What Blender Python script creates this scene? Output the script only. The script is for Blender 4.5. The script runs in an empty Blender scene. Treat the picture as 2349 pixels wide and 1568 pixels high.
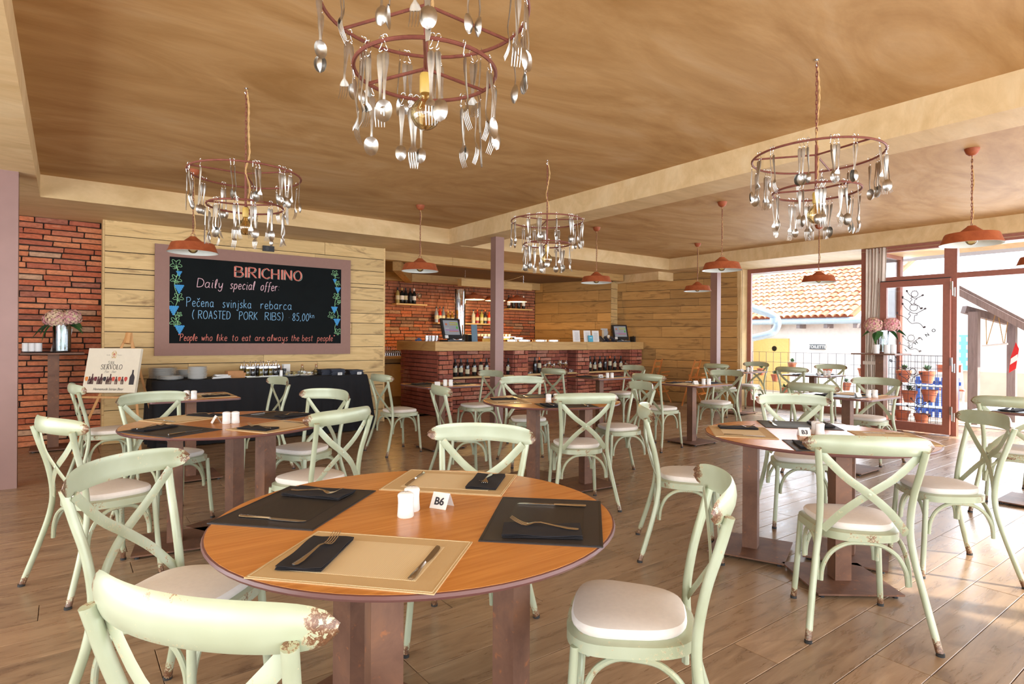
import bpy, bmesh, math, random
from math import sin, cos, pi, radians, sqrt, atan2, tan
from mathutils import Vector, Matrix

random.seed(7)
SC = bpy.context.scene
COL = SC.collection
D = bpy.data
ROLL_SIGN = 1
EXPOSURE = -0.02
SKY = 4.4
SUN_E = 11.0
SUNDIR = (radians(-62), radians(29))
# large area lights for daylight at the glazing; front and left are added fill
AREAS = [
 ('daylight_entrance', (10.7, .6, 1.7), (0, .9, 1.2), 5.5, 2.3, 290, (.80, .90, 1.0)),
 ('daylight_alcove', (11.45, 5.3, 1.6), (0, 5.3, 1.2), 2.6, 2.3, 110, (.80, .90, 1.0)),
 ('fill_front', (3.3, -2.75, 1.45), (3.0, 4, 1.5), 12.0, 2.4, 350, (.93, .96, 1.0)),  # added fill from behind the camera
 ('fill_left', (-3.65, 2.5, 1.45), (3.0, 3.0, 1.2), 8.0, 2.2, 210, (.97, .96, .95)),  # added fill, the left wall is opened up for it
]

# ------------------------------------------------------------------ camera
# measured from the photograph: eye height 1.30 m, focal length 1364 px on a 2349 px wide frame
F_PX, EYE, TH, ROLL = 1364.4, 1.3016, 0.9281, 0.0061
FWD = Vector((cos(TH), sin(TH), 0)); RGT = Vector((sin(TH), -cos(TH), 0))
cam_d = D.cameras.new('camera'); cam = D.objects.new('camera', cam_d); COL.objects.link(cam)
cam_d.sensor_width = 36.0; cam_d.lens = F_PX / 2349 * 36.0
cam_d.shift_y = -(784 - 776.41) / 2349.0
cam_d.clip_start = 0.05; cam_d.clip_end = 200
up = Vector((0, 0, 1))
R = Matrix((RGT, up, -FWD)).transposed()
R = R @ Matrix.Rotation(ROLL_SIGN * ROLL, 3, 'Z')
cam.matrix_world = Matrix.Translation((0, 0, EYE)) @ R.to_4x4()
SC.camera = cam

# ------------------------------------------------------------------ world, sun, daylight and fill lights, exposure
SC.view_settings.view_transform = 'Standard'; SC.view_settings.look = 'None'
SC.view_settings.gamma = 1.0; SC.view_settings.use_curve_mapping = False
SC.view_settings.exposure = EXPOSURE
w = D.worlds.new('sky'); SC.world = w; w.use_nodes = True
nt = w.node_tree; nt.nodes.clear()
bgn = nt.nodes.new('ShaderNodeBackground'); outn = nt.nodes.new('ShaderNodeOutputWorld')
bgn.inputs[0].default_value = (0.80, 0.90, 1.0, 1); bgn.inputs[1].default_value = SKY
nt.links.new(bgn.outputs[0], outn.inputs[0])
SUN_AZ, SUN_EL = SUNDIR
sd = D.lights.new('sun', 'SUN'); sd.energy = SUN_E; sd.angle = radians(0.8); sd.color = (1.0, 0.93, 0.82)
so = D.objects.new('sun', sd); COL.objects.link(so)
so.rotation_euler = Vector((cos(SUN_AZ)*cos(SUN_EL), sin(SUN_AZ)*cos(SUN_EL), sin(SUN_EL))).to_track_quat('Z', 'Y').to_euler()
def area(name, loc, aim, sx, sy, e, col):
    l = D.lights.new(name, 'AREA'); l.shape = 'RECTANGLE'; l.size = sx; l.size_y = sy; l.energy = e; l.color = col
    o = D.objects.new(name, l); COL.objects.link(o); o.location = loc
    o.rotation_euler = (Vector(loc) - Vector(aim)).to_track_quat('Z', 'Y').to_euler()
    return o
for a_ in AREAS: area(*a_)

# ------------------------------------------------------------------ helpers
def sgn(x): return -1.0 if x < 0 else 1.0
class MB:
    """collects simple shapes into one mesh"""
    def __init__(s): s.v = []; s.f = []
    def add(s, vs, fs):
        n = len(s.v); s.v += [tuple(v) for v in vs]; s.f += [tuple(i + n for i in f) for f in fs]; return s
    def box(s, c, d, rz=0, rx=0, ry=0, M=None):
        x, y, z = d[0]/2, d[1]/2, d[2]/2
        vs = [Vector((a*x, b*y, e*z)) for a in (-1, 1) for b in (-1, 1) for e in (-1, 1)]
        m = Matrix.Rotation(rz, 3, 'Z') @ Matrix.Rotation(ry, 3, 'Y') @ Matrix.Rotation(rx, 3, 'X')
        vs = [m @ v + Vector(c) for v in vs]
        return s.add(vs, [(0,1,3,2),(4,6,7,5),(0,4,5,1),(2,3,7,6),(0,2,6,4),(1,5,7,3)])
    def tube(s, pts, r, n=8, closed=False, caps=True, flat=None, upv=None):
        pts = [Vector(p) for p in pts]; m = len(pts)
        rs = r if isinstance(r, (list, tuple)) else [r]*m
        vs = []; prev = None
        for i, p in enumerate(pts):
            a = pts[(i-1) % m] if (closed or i > 0) else p
            b = pts[(i+1) % m] if (closed or i < m-1) else p
            t = (b - a)
            if t.length < 1e-9: t = Vector((0, 0, 1))
            t.normalize()
            if upv is not None: u = Vector(upv)
            elif prev is None: u = Vector((0, 0, 1)) if abs(t.z) < .9 else Vector((1, 0, 0))
            else: u = prev
            u = (u - t*u.dot(t))
            if u.length < 1e-6: u = t.orthogonal()
            u.normalize(); prev = u; w_ = t.cross(u)
            fx, fy = (rs[i], rs[i]) if flat is None else (rs[i], rs[i]*flat)
            for k in range(n):
                an = 2*pi*(k+.5)/n; vs.append(p + u*cos(an)*fy + w_*sin(an)*fx)
        fs = []
        for i in range(m if closed else m-1):
            j = (i+1) % m
            for k in range(n):
                l = (k+1) % n; fs.append((i*n+k, i*n+l, j*n+l, j*n+k))
        if caps and not closed:
            fs.append(tuple(range(n-1, -1, -1))); fs.append(tuple((m-1)*n + k for k in range(n)))
        return s.add(vs, fs)
    def lathe(s, prof, n=24, c=(0,0,0), cap=True):
        vs = []; m = len(prof)
        for r, z in prof:
            for k in range(n):
                a = 2*pi*k/n; vs.append((c[0]+r*cos(a), c[1]+r*sin(a), c[2]+z))
        fs = [(i*n+k, i*n+(k+1) % n, (i+1)*n+(k+1) % n, (i+1)*n+k) for i in range(m-1) for k in range(n)]
        if cap:
            if prof[0][0] > 1e-4: fs.append(tuple(range(n-1, -1, -1)))
            if prof[-1][0] > 1e-4: fs.append(tuple((m-1)*n+k for k in range(n)))
        return s.add(vs, fs)
    def prism(s, poly, z0, z1, M=None):
        n = len(poly); vs = [Vector((p[0], p[1], z0)) for p in poly] + [Vector((p[0], p[1], z1)) for p in poly]
        if M is not None: vs = [M @ v for v in vs]
        return s.add(vs, [tuple(range(n-1, -1, -1)), tuple(range(n, 2*n))] + [(i, (i+1) % n, n+(i+1) % n, n+i) for i in range(n)])
    def ball(s, c, r, nu=10, nv=6, sc=(1,1,1)):
        prof = [(max(1e-5, sin(pi*i/nv)), -cos(pi*i/nv)) for i in range(nv+1)]
        k = len(s.v); s.lathe(prof, nu, cap=False)
        for i in range(k, len(s.v)):
            v = s.v[i]; s.v[i] = (c[0]+v[0]*r*sc[0], c[1]+v[1]*r*sc[1], c[2]+v[2]*r*sc[2])
        return s
    def xf(s, M):
        s.v = [tuple(M @ Vector(v)) for v in s.v]; return s
    def mesh(s, name, smooth=False):
        me = D.meshes.new(name); me.from_pydata(s.v, [], s.f); me.validate()
        if smooth: me.shade_smooth() if hasattr(me, 'shade_smooth') else None
        if smooth:
            for p in me.polygons: p.use_smooth = True
            try: me.set_sharp_from_angle(angle=radians(40))
            except Exception: pass
        me.update(); return me
    def build(s, name, mat, parent=None, smooth=False, loc=None, rz=None, kind=None):
        me = s.mesh(name, smooth); me.materials.append(mat)
        return link(name, me, parent, loc, rz, kind)
def link(name, me, parent=None, loc=None, rz=None, kind=None):
    o = D.objects.new(name, me); COL.objects.link(o)
    if parent is not None: o.parent = parent
    if loc is not None: o.location = loc
    if rz is not None: o.rotation_euler = (0, 0, rz)
    if kind: o['kind'] = kind
    return o
def thing(name, label, cat, loc=(0,0,0), rz=0, group=None):
    o = D.objects.new(name, None); COL.objects.link(o); o.empty_display_size = .05
    o.location = loc; o.rotation_euler = (0, 0, rz)
    return tag(o, label, cat, group)
def tag(o, label, cat, group=None):
    o['label'] = label; o['category'] = cat
    if group: o['group'] = group
    return o
KIDS = {}
def kids(o):
    return KIDS[o.name] if o.name in KIDS else list(o.children)
def copy_tree(o, loc=None, rz=None, label=None, group=None, parent=None):
    c = o.copy(); COL.objects.link(c)
    if parent is not None: c.parent = parent
    if loc is not None: c.location = loc
    if rz is not None: c.rotation_euler = (0, 0, rz)
    if label: c['label'] = label
    if group: c['group'] = group
    ks = kids(o); KIDS[o.name] = ks
    KIDS[c.name] = [copy_tree(k, parent=c) for k in ks]
    return c
def freeze(o):
    ks = list(o.children); KIDS[o.name] = ks
    for k in ks: freeze(k)
    return o
def structure(name, mb, mat, smooth=False): return mb.build(name, mat, None, smooth, kind='structure')
def catmull(P, n=6, closed=False):
    P = [Vector(p) for p in P]; out = []; m = len(P)
    for i in range(m if closed else m-1):
        p0 = P[(i-1) % m] if (closed or i > 0) else P[i]; p1 = P[i]; p2 = P[(i+1) % m]
        p3 = P[(i+2) % m] if (closed or i+2 < m) else p2
        for k in range(n):
            t = k/n
            out.append(.5*((2*p1) + (-p0+p2)*t + (2*p0-5*p1+4*p2-p3)*t*t + (-p0+3*p1-3*p2+p3)*t**3))
    if not closed: out.append(P[-1])
    return out
# real positions of small background things, read off the calibrated photograph
def _lev(u, v):
    a, b = u-1174.5, v-784; return 1174.5+a+ROLL*b, 784+b-ROLL*a
def atY(u, v, Y):
    u, v = _lev(u, v); d = FWD + RGT*((u-1174.5)/F_PX); t = Y/d.y; return Vector((t*d.x, Y, EYE-(v-776.41)/F_PX*t))
def atX(u, v, X):
    u, v = _lev(u, v); d = FWD + RGT*((u-1174.5)/F_PX); t = X/d.x; return Vector((X, t*d.y, EYE-(v-776.41)/F_PX*t))
def atZ(u, v, z):
    u, v = _lev(u, v); t = (EYE-z)*F_PX/(v-776.41); d = FWD + RGT*((u-1174.5)/F_PX); return Vector((t*d.x, t*d.y, z))

# ------------------------------------------------------------------ materials
def nmat(name):
    m = D.materials.new(name); m.use_nodes = True
    return m, m.node_tree, m.node_tree.nodes['Principled BSDF']
def col4(c): return (c[0], c[1], c[2], 1)
def srgb(r, g, b):
    return tuple(((c/255)/12.92 if c/255 <= .04045 else ((c/255+.055)/1.055)**2.4) for c in (r, g, b))
def N(nt, t, **kw):
    n = nt.nodes.new(t)
    for k, v in kw.items():
        if k.startswith('i_'): n.inputs[k[2:].replace('_', ' ')].default_value = v
        else: setattr(n, k, v)
    return n
def L(nt, a, b): nt.links.new(a, b)
def ramp(nt, stops, fac=None, interp='LINEAR'):
    r = nt.nodes.new('ShaderNodeValToRGB'); r.color_ramp.interpolation = interp
    el = r.color_ramp.elements
    while len(el) < len(stops): el.new(.5)
    for e, (p, c) in zip(el, stops): e.position = p; e.color = col4(c)
    if fac is not None: L(nt, fac, r.inputs[0])
    return r
def mix(nt, fac, a, b, mode='MIX'):
    m = nt.nodes.new('ShaderNodeMix'); m.data_type = 'RGBA'; m.blend_type = mode
    for sk, val in ((m.inputs[0], fac), (m.inputs[6], a), (m.inputs[7], b)):
        if hasattr(val, 'is_output') or isinstance(val, bpy.types.NodeSocket): L(nt, val, sk)
        elif isinstance(val, (int, float)): sk.default_value = val
        else: sk.default_value = col4(val)
    return m.outputs[2]
def mapping(nt, scale=(1,1,1), kind='Object', rot=(0,0,0), rnd=0.0):
    tc = nt.nodes.new('ShaderNodeTexCoord'); mp = nt.nodes.new('ShaderNodeMapping')
    L(nt, tc.outputs[kind], mp.inputs[0]); mp.inputs['Scale'].default_value = scale; mp.inputs['Rotation'].default_value = rot
    if rnd:
        oi = nt.nodes.new('ShaderNodeObjectInfo'); vm = N(nt, 'ShaderNodeVectorMath', operation='SCALE')
        cx = nt.nodes.new('ShaderNodeCombineXYZ')
        mu = N(nt, 'ShaderNodeMath', operation='MULTIPLY'); mu.inputs[1].default_value = rnd
        L(nt, oi.outputs['Random'], mu.inputs[0])
        for i in range(3): L(nt, mu.outputs[0], cx.inputs[i])
        L(nt, cx.outputs[0], mp.inputs['Location'])
    return mp.outputs[0]
def noise(nt, vec, scale, detail=4, rough=.55, dist=0):
    n = nt.nodes.new('ShaderNodeTexNoise'); n.inputs['Scale'].default_value = scale; n.inputs['Detail'].default_value = detail
    n.inputs['Roughness'].default_value = rough; n.inputs['Distortion'].default_value = dist
    L(nt, vec, n.inputs['Vector']); return n
def bump(nt, b, h, strength=.3, dist=.01):
    n = nt.nodes.new('ShaderNodeBump'); n.inputs['Strength'].default_value = strength; n.inputs['Distance'].default_value = dist
    L(nt, h, n.inputs['Height']); L(nt, n.outputs[0], b.inputs['Normal'])
def plain(name, c, rough=.5, metal=0, spec=.5, emit=None, es=1, alpha=1, coat=0, noise_amt=0, nscale=20, trans=0, ior=1.45):
    m, nt, b = nmat(name)
    b.inputs['Base Color'].default_value = col4(c); b.inputs['Roughness'].default_value = rough; b.inputs['Metallic'].default_value = metal
    b.inputs['Specular IOR Level'].default_value = spec
    if coat: b.inputs['Coat Weight'].default_value = coat; b.inputs['Coat Roughness'].default_value = .1
    if emit: b.inputs['Emission Color'].default_value = col4(emit); b.inputs['Emission Strength'].default_value = es
    v = mapping(nt)
    nz = noise(nt, v, nscale, 3)
    k = noise_amt if noise_amt else .06
    r = ramp(nt, [(.3, tuple(x*(1-k) for x in c)), (.7, tuple(min(1, x*(1+k)) for x in c))], nz.outputs[0])
    L(nt, r.outputs[0], b.inputs['Base Color'])
    return m
def wood(name, c1, c2, dark, scale=1.0, axis=0, knots=.35, rough=.6, rnd=30, var=.25, bumpy=.25, worldly=False, coat=0):
    """boards: grain along the local axis, per-board tone from the object's random number"""
    m, nt, b = nmat(name)
    s = [9*scale]*3; s[axis] = .9*scale
    v = mapping(nt, tuple(s), rnd=rnd)
    g = noise(nt, v, 3.0, 8, .65, .6)
    s2 = [3*scale]*3; s2[axis] = .7*scale
    v2 = mapping(nt, tuple(s2), rnd=rnd)
    kz = noise(nt, v2, 2.2, 5, .6, 1.2)
    base = ramp(nt, [(.25, c2), (.7, c1)], g.outputs[0]).outputs[0]
    kf = ramp(nt, [(.56, (0,0,0)), (.74, (knots,)*3)], kz.outputs[0]).outputs[0]
    c = mix(nt, kf, base, dark)
    oi = nt.nodes.new('ShaderNodeObjectInfo')
    tone = ramp(nt, [(0, (1-var,)*3), (1, (1+var*.5,)*3)], oi.outputs['Random']).outputs[0]
    c = mix(nt, 1.0, c, tone, 'MULTIPLY')
    L(nt, c, b.inputs['Base Color']); b.inputs['Roughness'].default_value = rough
    if coat: b.inputs['Coat Weight'].default_value = coat
    bump(nt, b, g.outputs[0], bumpy, .004)
    return m
# ------------------------------------------------------------------ material set
def plaster(name, ca, cb, cc, sc=1.0):
    m, nt, b = nmat(name)
    v = mapping(nt, (1.0*sc, 2.4*sc, 1.6*sc), rot=(0, 0, .5))
    n1 = noise(nt, v, .55, 6, .6, 2.2)
    v2 = mapping(nt, (.7*sc, 3.0*sc, 1.5*sc), rot=(0, 0, .2))
    n2 = noise(nt, v2, 1.6, 9, .72, 1.4)
    c = ramp(nt, [(.28, ca), (.52, cb), (.78, cc)], n1.outputs[0]).outputs[0]
    f = ramp(nt, [(.32, (.90,.885,.86)), (.70, (1.05,1.05,1.06))], n2.outputs[0]).outputs[0]
    c = mix(nt, 1.0, c, f, 'MULTIPLY')
    L(nt, c, b.inputs['Base Color']); b.inputs['Roughness'].default_value = .62; b.inputs['Specular IOR Level'].default_value = .25
    bump(nt, b, n2.outputs[0], .12, .01)
    return m
M = {}
M['ceil'] = plaster('ochre_plaster', srgb(172,130,78), srgb(196,156,104), srgb(210,176,132))
M['beam'] = plaster('pale_ochre_plaster', srgb(206,174,124), srgb(220,190,142), srgb(230,206,164), 1.4)
M['oak'] = wood('oak_boards', srgb(226,194,136), srgb(204,168,110), srgb(126,90,50), 1.0, 0, .8, .62, var=.16)
M['oak_old'] = wood('rough_oak_boards', srgb(190,146,84), srgb(164,120,62), srgb(92,60,28), 1.1, 0, .8, .65, var=.22)
M['oak_slab'] = wood('oak_slab', srgb(205,168,108), srgb(180,140,84), srgb(120,86,46), .9, 0, .5, .55, var=.08)
M['shelf'] = wood('pale_shelf_wood', srgb(214,180,122), srgb(190,152,92), srgb(150,112,62), 1, 0, .3, .5, var=.1)
M['mortar'] = plain('dark_mortar', (.035,.022,.015), .95)
M['floor_sub'] = plain('floor_grout', srgb(92,70,52), .8)
def brick_mat(name, cols):
    m, nt, b = nmat(name)
    oi = nt.nodes.new('ShaderNodeObjectInfo')
    k = len(cols)
    r = ramp(nt, [(i/k, c) for i, c in enumerate(cols)], oi.outputs['Random'], 'CONSTANT').outputs[0]
    v = mapping(nt, (2.4, 1, 1), rnd=40)
    n1 = noise(nt, v, 2.5, 8, .7); n2 = noise(nt, v, 1.1, 4, .6)
    d = ramp(nt, [(.3, (.62,.6,.58)), (.62, (1.1,1.08,1.06))], n1.outputs[0]).outputs[0]
    c = mix(nt, 1, r, d, 'MULTIPLY')
    f = ramp(nt, [(.60, (0,0,0)), (.78, (.55,.55,.55))], n2.outputs[0]).outputs[0]
    c = mix(nt, f, c, srgb(196,160,132))
    L(nt, c, b.inputs['Base Color']); b.inputs['Roughness'].default_value = .85; b.inputs['Specular IOR Level'].default_value = .2
    bump(nt, b, n1.outputs[0], .5, .01)
    return m
B_RED = [srgb(*c) for c in ((206,122,84),(192,108,78),(212,136,98),(182,104,80),(216,140,100),(190,116,88),(166,104,84),(208,128,90),(200,160,130),(186,104,74))]
M['brick'] = brick_mat('red_bricks', B_RED)
M['brick_bar'] = brick_mat('dusty_red_bricks', [srgb(*c) for c in ((178,108,86),(164,96,80),(188,118,96),(156,90,76),(174,108,90),(186,114,88),(150,90,78),(194,136,116))])
M['brick_back'] = brick_mat('dark_red_bricks', [srgb(*c) for c in ((178,106,74),(158,94,70),(188,114,78),(144,92,72),(168,108,80),(184,108,72),(138,104,82),(170,132,104))])
# floor: wood-look tiles
def floor_mat():
    m, nt, b = nmat('brown_wood_tile')
    v = mapping(nt, (1.0, 7.5, 7.5), rnd=50)
    g = noise(nt, v, 2.6, 9, .68, .8)
    v2 = mapping(nt, (1.1, 3.2, 3.2), rnd=50)
    k = noise(nt, v2, 2.4, 5, .6, 1.5)
    c = ramp(nt, [(.25, srgb(122,98,76)), (.5, srgb(154,128,102)), (.78, srgb(178,152,124))], g.outputs[0]).outputs[0]
    kf = ramp(nt, [(.54, (0,0,0)), (.72, (.6,.6,.6))], k.outputs[0]).outputs[0]
    c = mix(nt, kf, c, srgb(96,76,62))
    oi = nt.nodes.new('ShaderNodeObjectInfo')
    c = mix(nt, 1, c, ramp(nt, [(0, (.86,.86,.86)), (1, (1.1,1.08,1.06))], oi.outputs['Random']).outputs[0], 'MULTIPLY')
    L(nt, c, b.inputs['Base Color']); b.inputs['Roughness'].default_value = .34; b.inputs['Specular IOR Level'].default_value = .5
    r = ramp(nt, [(.3, (.24,)*3), (.7, (.36,)*3)], g.outputs[0]).outputs[0]; L(nt, r, b.inputs['Roughness'])
    bump(nt, b, g.outputs[0], .12, .003)
    return m
M['floor'] = floor_mat()
M['frame'] = plain('red_brown_frame', srgb(150,92,76), .45, noise_amt=.08)
M['column'] = plain('mauve_brown_steel', srgb(140,108,100), .42, .1, noise_amt=.05, nscale=6)
def rust(name, a, b_, c_, rough=.55, metal=.3, sc=6):
    m, nt, b = nmat(name)
    v = mapping(nt, (1,1,1), rnd=20); n1 = noise(nt, v, sc, 7, .65, .6); n2 = noise(nt, v, sc*6, 4, .6)
    c = ramp(nt, [(.3, a), (.55, b_), (.8, c_)], n1.outputs[0]).outputs[0]
    f = ramp(nt, [(.62, (0,0,0)), (.72, (.5,.5,.5))], n2.outputs[0]).outputs[0]
    c = mix(nt, f, c, srgb(176,108,60))
    L(nt, c, b.inputs['Base Color']); b.inputs['Roughness'].default_value = rough; b.inputs['Metallic'].default_value = metal
    bump(nt, b, n2.outputs[0], .1, .002)
    return m
M['rust'] = rust('rusted_steel', srgb(96,66,52), srgb(118,84,66), srgb(138,96,70))
M['rust_lamp'] = rust('rusty_lamp', srgb(140,66,34), srgb(164,84,46), srgb(180,98,58), .6, .1, 9)
M['rust_rod'] = rust('brown_painted_rod', srgb(112,58,46), srgb(128,70,56), srgb(140,80,62), .5, .2, 20)
def glass(name, tint=(1,1,1), refl=.12, rough=0.0):
    m, nt, b = nmat(name); nt.nodes.remove(b)
    o = nt.nodes['Material Output']
    t = N(nt, 'ShaderNodeBsdfTransparent'); t.inputs[0].default_value = col4(tint)
    g = N(nt, 'ShaderNodeBsdfGlossy'); g.inputs['Roughness'].default_value = rough
    fr = N(nt, 'ShaderNodeFresnel'); fr.inputs[0].default_value = 1.45
    mu = N(nt, 'ShaderNodeMath', operation='MULTIPLY_ADD'); mu.inputs[1].default_value = .8; mu.inputs[2].default_value = refl*.2
    L(nt, fr.outputs[0], mu.inputs[0])
    mx = N(nt, 'ShaderNodeMixShader'); L(nt, mu.outputs[0], mx.inputs[0]); L(nt, t.outputs[0], mx.inputs[1]); L(nt, g.outputs[0], mx.inputs[2])
    L(nt, mx.outputs[0], o.inputs[0]); return m
M['pane'] = glass('window_glass', (.98,.99,1), .05)
M['clear'] = glass('clear_glass', (.93,.96,.97), .5)
M['amber'] = glass('amber_bulb_glass', (.98,.84,.56), .5)
M['steel'] = plain('polished_steel', (.62,.60,.57), .22, 1, noise_amt=.02)
M['steel_old'] = plain('worn_cutlery_steel', (.50,.48,.44), .30, 1, noise_amt=.15, nscale=30)
M['chrome'] = plain('chrome', (.75,.75,.76), .12, 1, noise_amt=.01)
M['black'] = plain('black_plastic', (.012,.013,.016), .4)
M['white'] = plain('white_china', (.80,.80,.78), .12, coat=.4, noise_amt=.01)
M['paper'] = plain('white_paper', (.82,.81,.79), .7, noise_amt=.01)
M['white_enamel'] = plain('white_enamel', (.82,.86,.80), .25, noise_amt=.02)

# ------------------------------------------------------------------ brick and board surfaces
def unit_brick(seed, big=False):
    rr = random.Random(seed); bm = bmesh.new(); bmesh.ops.create_cube(bm, size=1)
    for v in bm.verts:
        v.co.x += rr.uniform(-.018, .018); v.co.z += rr.uniform(-.07, .07); v.co.y += rr.uniform(-.04, .04)
    bmesh.ops.bevel(bm, geom=[e for e in bm.edges if any(v.co.y < 0 for v in e.verts)], offset=.045, segments=1, affect='EDGES', profile=.6)
    me = D.meshes.new('brick'); bm.to_mesh(me); bm.free(); return me
def brick_face(parent, o, ux, width, height, mat, pitch=.068, blen=.29, gap=.012, depth=.07, seed=1, skip=None, limit=300, meshes=None, used=0, var=.16):
    """o = lower left corner on the wall plane, ux = unit vector along the wall; bricks stand proud towards -normal"""
    rr = random.Random(seed); ux = Vector(ux).normalized(); nrm = Vector((ux.y, -ux.x, 0))
    ang = atan2(ux.y, ux.x); rows = int(round(height/pitch)); pitch = height/rows
    cells = []
    for r in range(rows):
        x = -rr.uniform(.05, blen*.9)
        while x < width-.01:
            l = blen*rr.uniform(1-var, 1+var*.8); a, b = max(x, 0), min(x+l, width)
            if b-a > .035: cells.append((a, b, r*pitch))
            x += l
    extra = MB()
    for a, b, z in cells:
        cxm = (a+b)/2; p = Vector(o) + ux*cxm + Vector((0, 0, z+pitch/2))
        if skip and skip(p): continue
        out = rr.uniform(-.004, .010)
        p = p + nrm*(out - depth/2 + .02)
        s = Vector((b-a-gap*rr.uniform(.6, 1.3), depth, pitch-gap*rr.uniform(.7, 1.25))); rot = ang + rr.uniform(-.006, .006)
        if used < limit:
            ob = link('brick', rr.choice(meshes), parent, p, rot); ob.scale = s; ob.rotation_euler[1] = rr.uniform(-.007, .007); used += 1
        else: extra.box(p, (s.x, s.y, s.z), rot)
    if extra.v:
        extra.build('brick', mat, parent, kind='stuff')
    return used
def brick_meshes(mat, k=5):
    out = []
    for i in range(k):
        me = unit_brick(i+10); me.materials.append(mat); out.append(me)
    return out
def board_face(parent, o, ux, width, z0, z1, mat, hmin=.13, hmax=.23, thick=.028, seed=1, lens=(1.1, 2.2), rows=None, skip=None, name='board'):
    rr = random.Random(seed); ux = Vector(ux).normalized(); nrm = Vector((ux.y, -ux.x, 0)); ang = atan2(ux.y, ux.x)
    z = z1; i = 0
    while z > z0+.01:
        h = rows[i % len(rows)] if rows else rr.uniform(hmin, hmax)
        if z-h < z0+.06: h = z-z0
        x = -rr.uniform(0, 1.2) if rr.random() < .8 else 0
        while x < width-.01:
            l = rr.uniform(*lens); a, b = max(0, x), min(width, x+l)
            if width-b < .25: b = width; l = width-x
            if b-a > .02:
                p = Vector(o) + ux*((a+b)/2) + nrm*(rr.uniform(0, .007)); p.z = z-h/2
                if not (skip and skip(p)):
                    m = MB().box((0, thick/2, 0), (b-a-.004, thick, h-rr.uniform(.006, .011)))
                    ob = m.build(name, mat, parent, loc=p, rz=ang)
            x += l
        z -= h; i += 1

ZS, ZR = 2.70, 2.925          # soffit of the plaster beams, ceiling inside the coffers
# ---- floor
floor = structure('floor', MB().box((3.6, 3.6, -.06), (15.2, 15.0, .1)), M['floor_sub'])
pl = []
rr = random.Random(3)
y = -2.33
while y < 8.9:
    x = -3.3 - rr.choice((0, .4, .8))
    while x < 10.9:
        a, b = max(x, -3.3), min(x+1.2, 11.0)
        if b-a > .1: pl.append((a, b, y))
        x += 1.2
    y += .2
y = 8.87
while y < 10.9:
    pl.append((4.0, 5.2, y)); pl.append((5.2, 6.4, y)); y += .2
def seen_rank(p):
    c = Vector(((p[0]+p[1])/2, p[2]+.1, 0)); d = c.dot(FWD); r = c.dot(RGT)
    return (0 if (d > 1.9 and abs(r/d) < 1.0) else 100) + d
pl.sort(key=seen_rank)
pm = {}
extra = MB()
for i, (a, b, y) in enumerate(pl):
    ln = round(b-a, 3)
    if i < 300:
        if ln not in pm:
            bm = bmesh.new(); bmesh.ops.create_cube(bm, size=1)
            for v in bm.verts: v.co = (v.co.x*(ln-.003), v.co.y*.197, v.co.z*.012)
            bmesh.ops.bevel(bm, geom=[e for e in bm.edges if all(v.co.z > 0 for v in e.verts)], offset=.0016, segments=1, affect='EDGES')
            me = D.meshes.new('plank'); bm.to_mesh(me); bm.free(); me.materials.append(M['floor']); pm[ln] = me
        link('plank', pm[ln], floor, ((a+b)/2, y+.1, -.006))
    else: extra.box(((a+b)/2, y+.1, -.006), (ln-.003, .197, .012))
extra.build('plank', M['floor'], floor, kind='stuff')

# ---- ceiling: two coffers between plaster beams
structure('ceiling', MB().box((4.0, 3.3, ZR+.05), (15.4, 13.0, .1)), M['ceil'])
def beam(n, x0, x1, y0, y1, z0=ZS, z1=ZR+.01, mat='beam'):
    return structure('trim_%d' % n, MB().box(((x0+x1)/2, (y0+y1)/2, (z0+z1)/2), (x1-x0, y1-y0, z1-z0)), M[mat])
beam(1, -3.6, -.22, -2.6, 7.64)            # left
beam(2, 4.545, 4.945, -2.6, 7.64)          # between the coffers
beam(3, 9.68, 11.35, -2.6, 7.70)           # along the glazing
beam(4, -3.6, 4.745, 7.64, 9.15)           # in front of the back wall
beam(5, 4.745, 11.3, 7.68, 9.15)
beam(6, -3.6, 11.35, -2.9, -2.2)
beam(7, 9.72, 10.2, 7.98, 9.4, 2.53, ZS+.01)   # box drop at the right wall
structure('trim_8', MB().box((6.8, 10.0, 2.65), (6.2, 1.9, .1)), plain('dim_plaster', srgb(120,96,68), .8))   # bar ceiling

# ---- back wall, brick part and board panel
BM = brick_meshes(M['brick'])
wb = structure('wall_back', MB().box((.0, 9.06, 1.35), (8.0, .18, 2.7)), M['mortar'])
brick_face(wb, (-1.15, 8.965, 0), (1, 0, 0), 1.50, 2.70, M['brick'], meshes=BM, seed=4)
wp = structure('wall_back_panelled', MB().box((2.165, 8.80, 1.35), (3.60, .26, 2.70)), M['mortar'])
board_face(wp, (.36, 8.64, 0), (1, 0, 0), 3.60, 0, 2.70, M['oak'], seed=12, rows=[.185,.19,.20,.06,.19,.20,.15,.17,.19,.21,.18,.20,.17,.21,.20], lens=(1.0, 2.4))
structure('trim_9', MB().box((.35, 8.80, 1.35), (.022, .30, 2.70)), M['oak'])
structure('trim_10', MB().box((3.972, 8.80, 1.35), (.024, .32, 2.70)), M['oak'])
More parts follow.
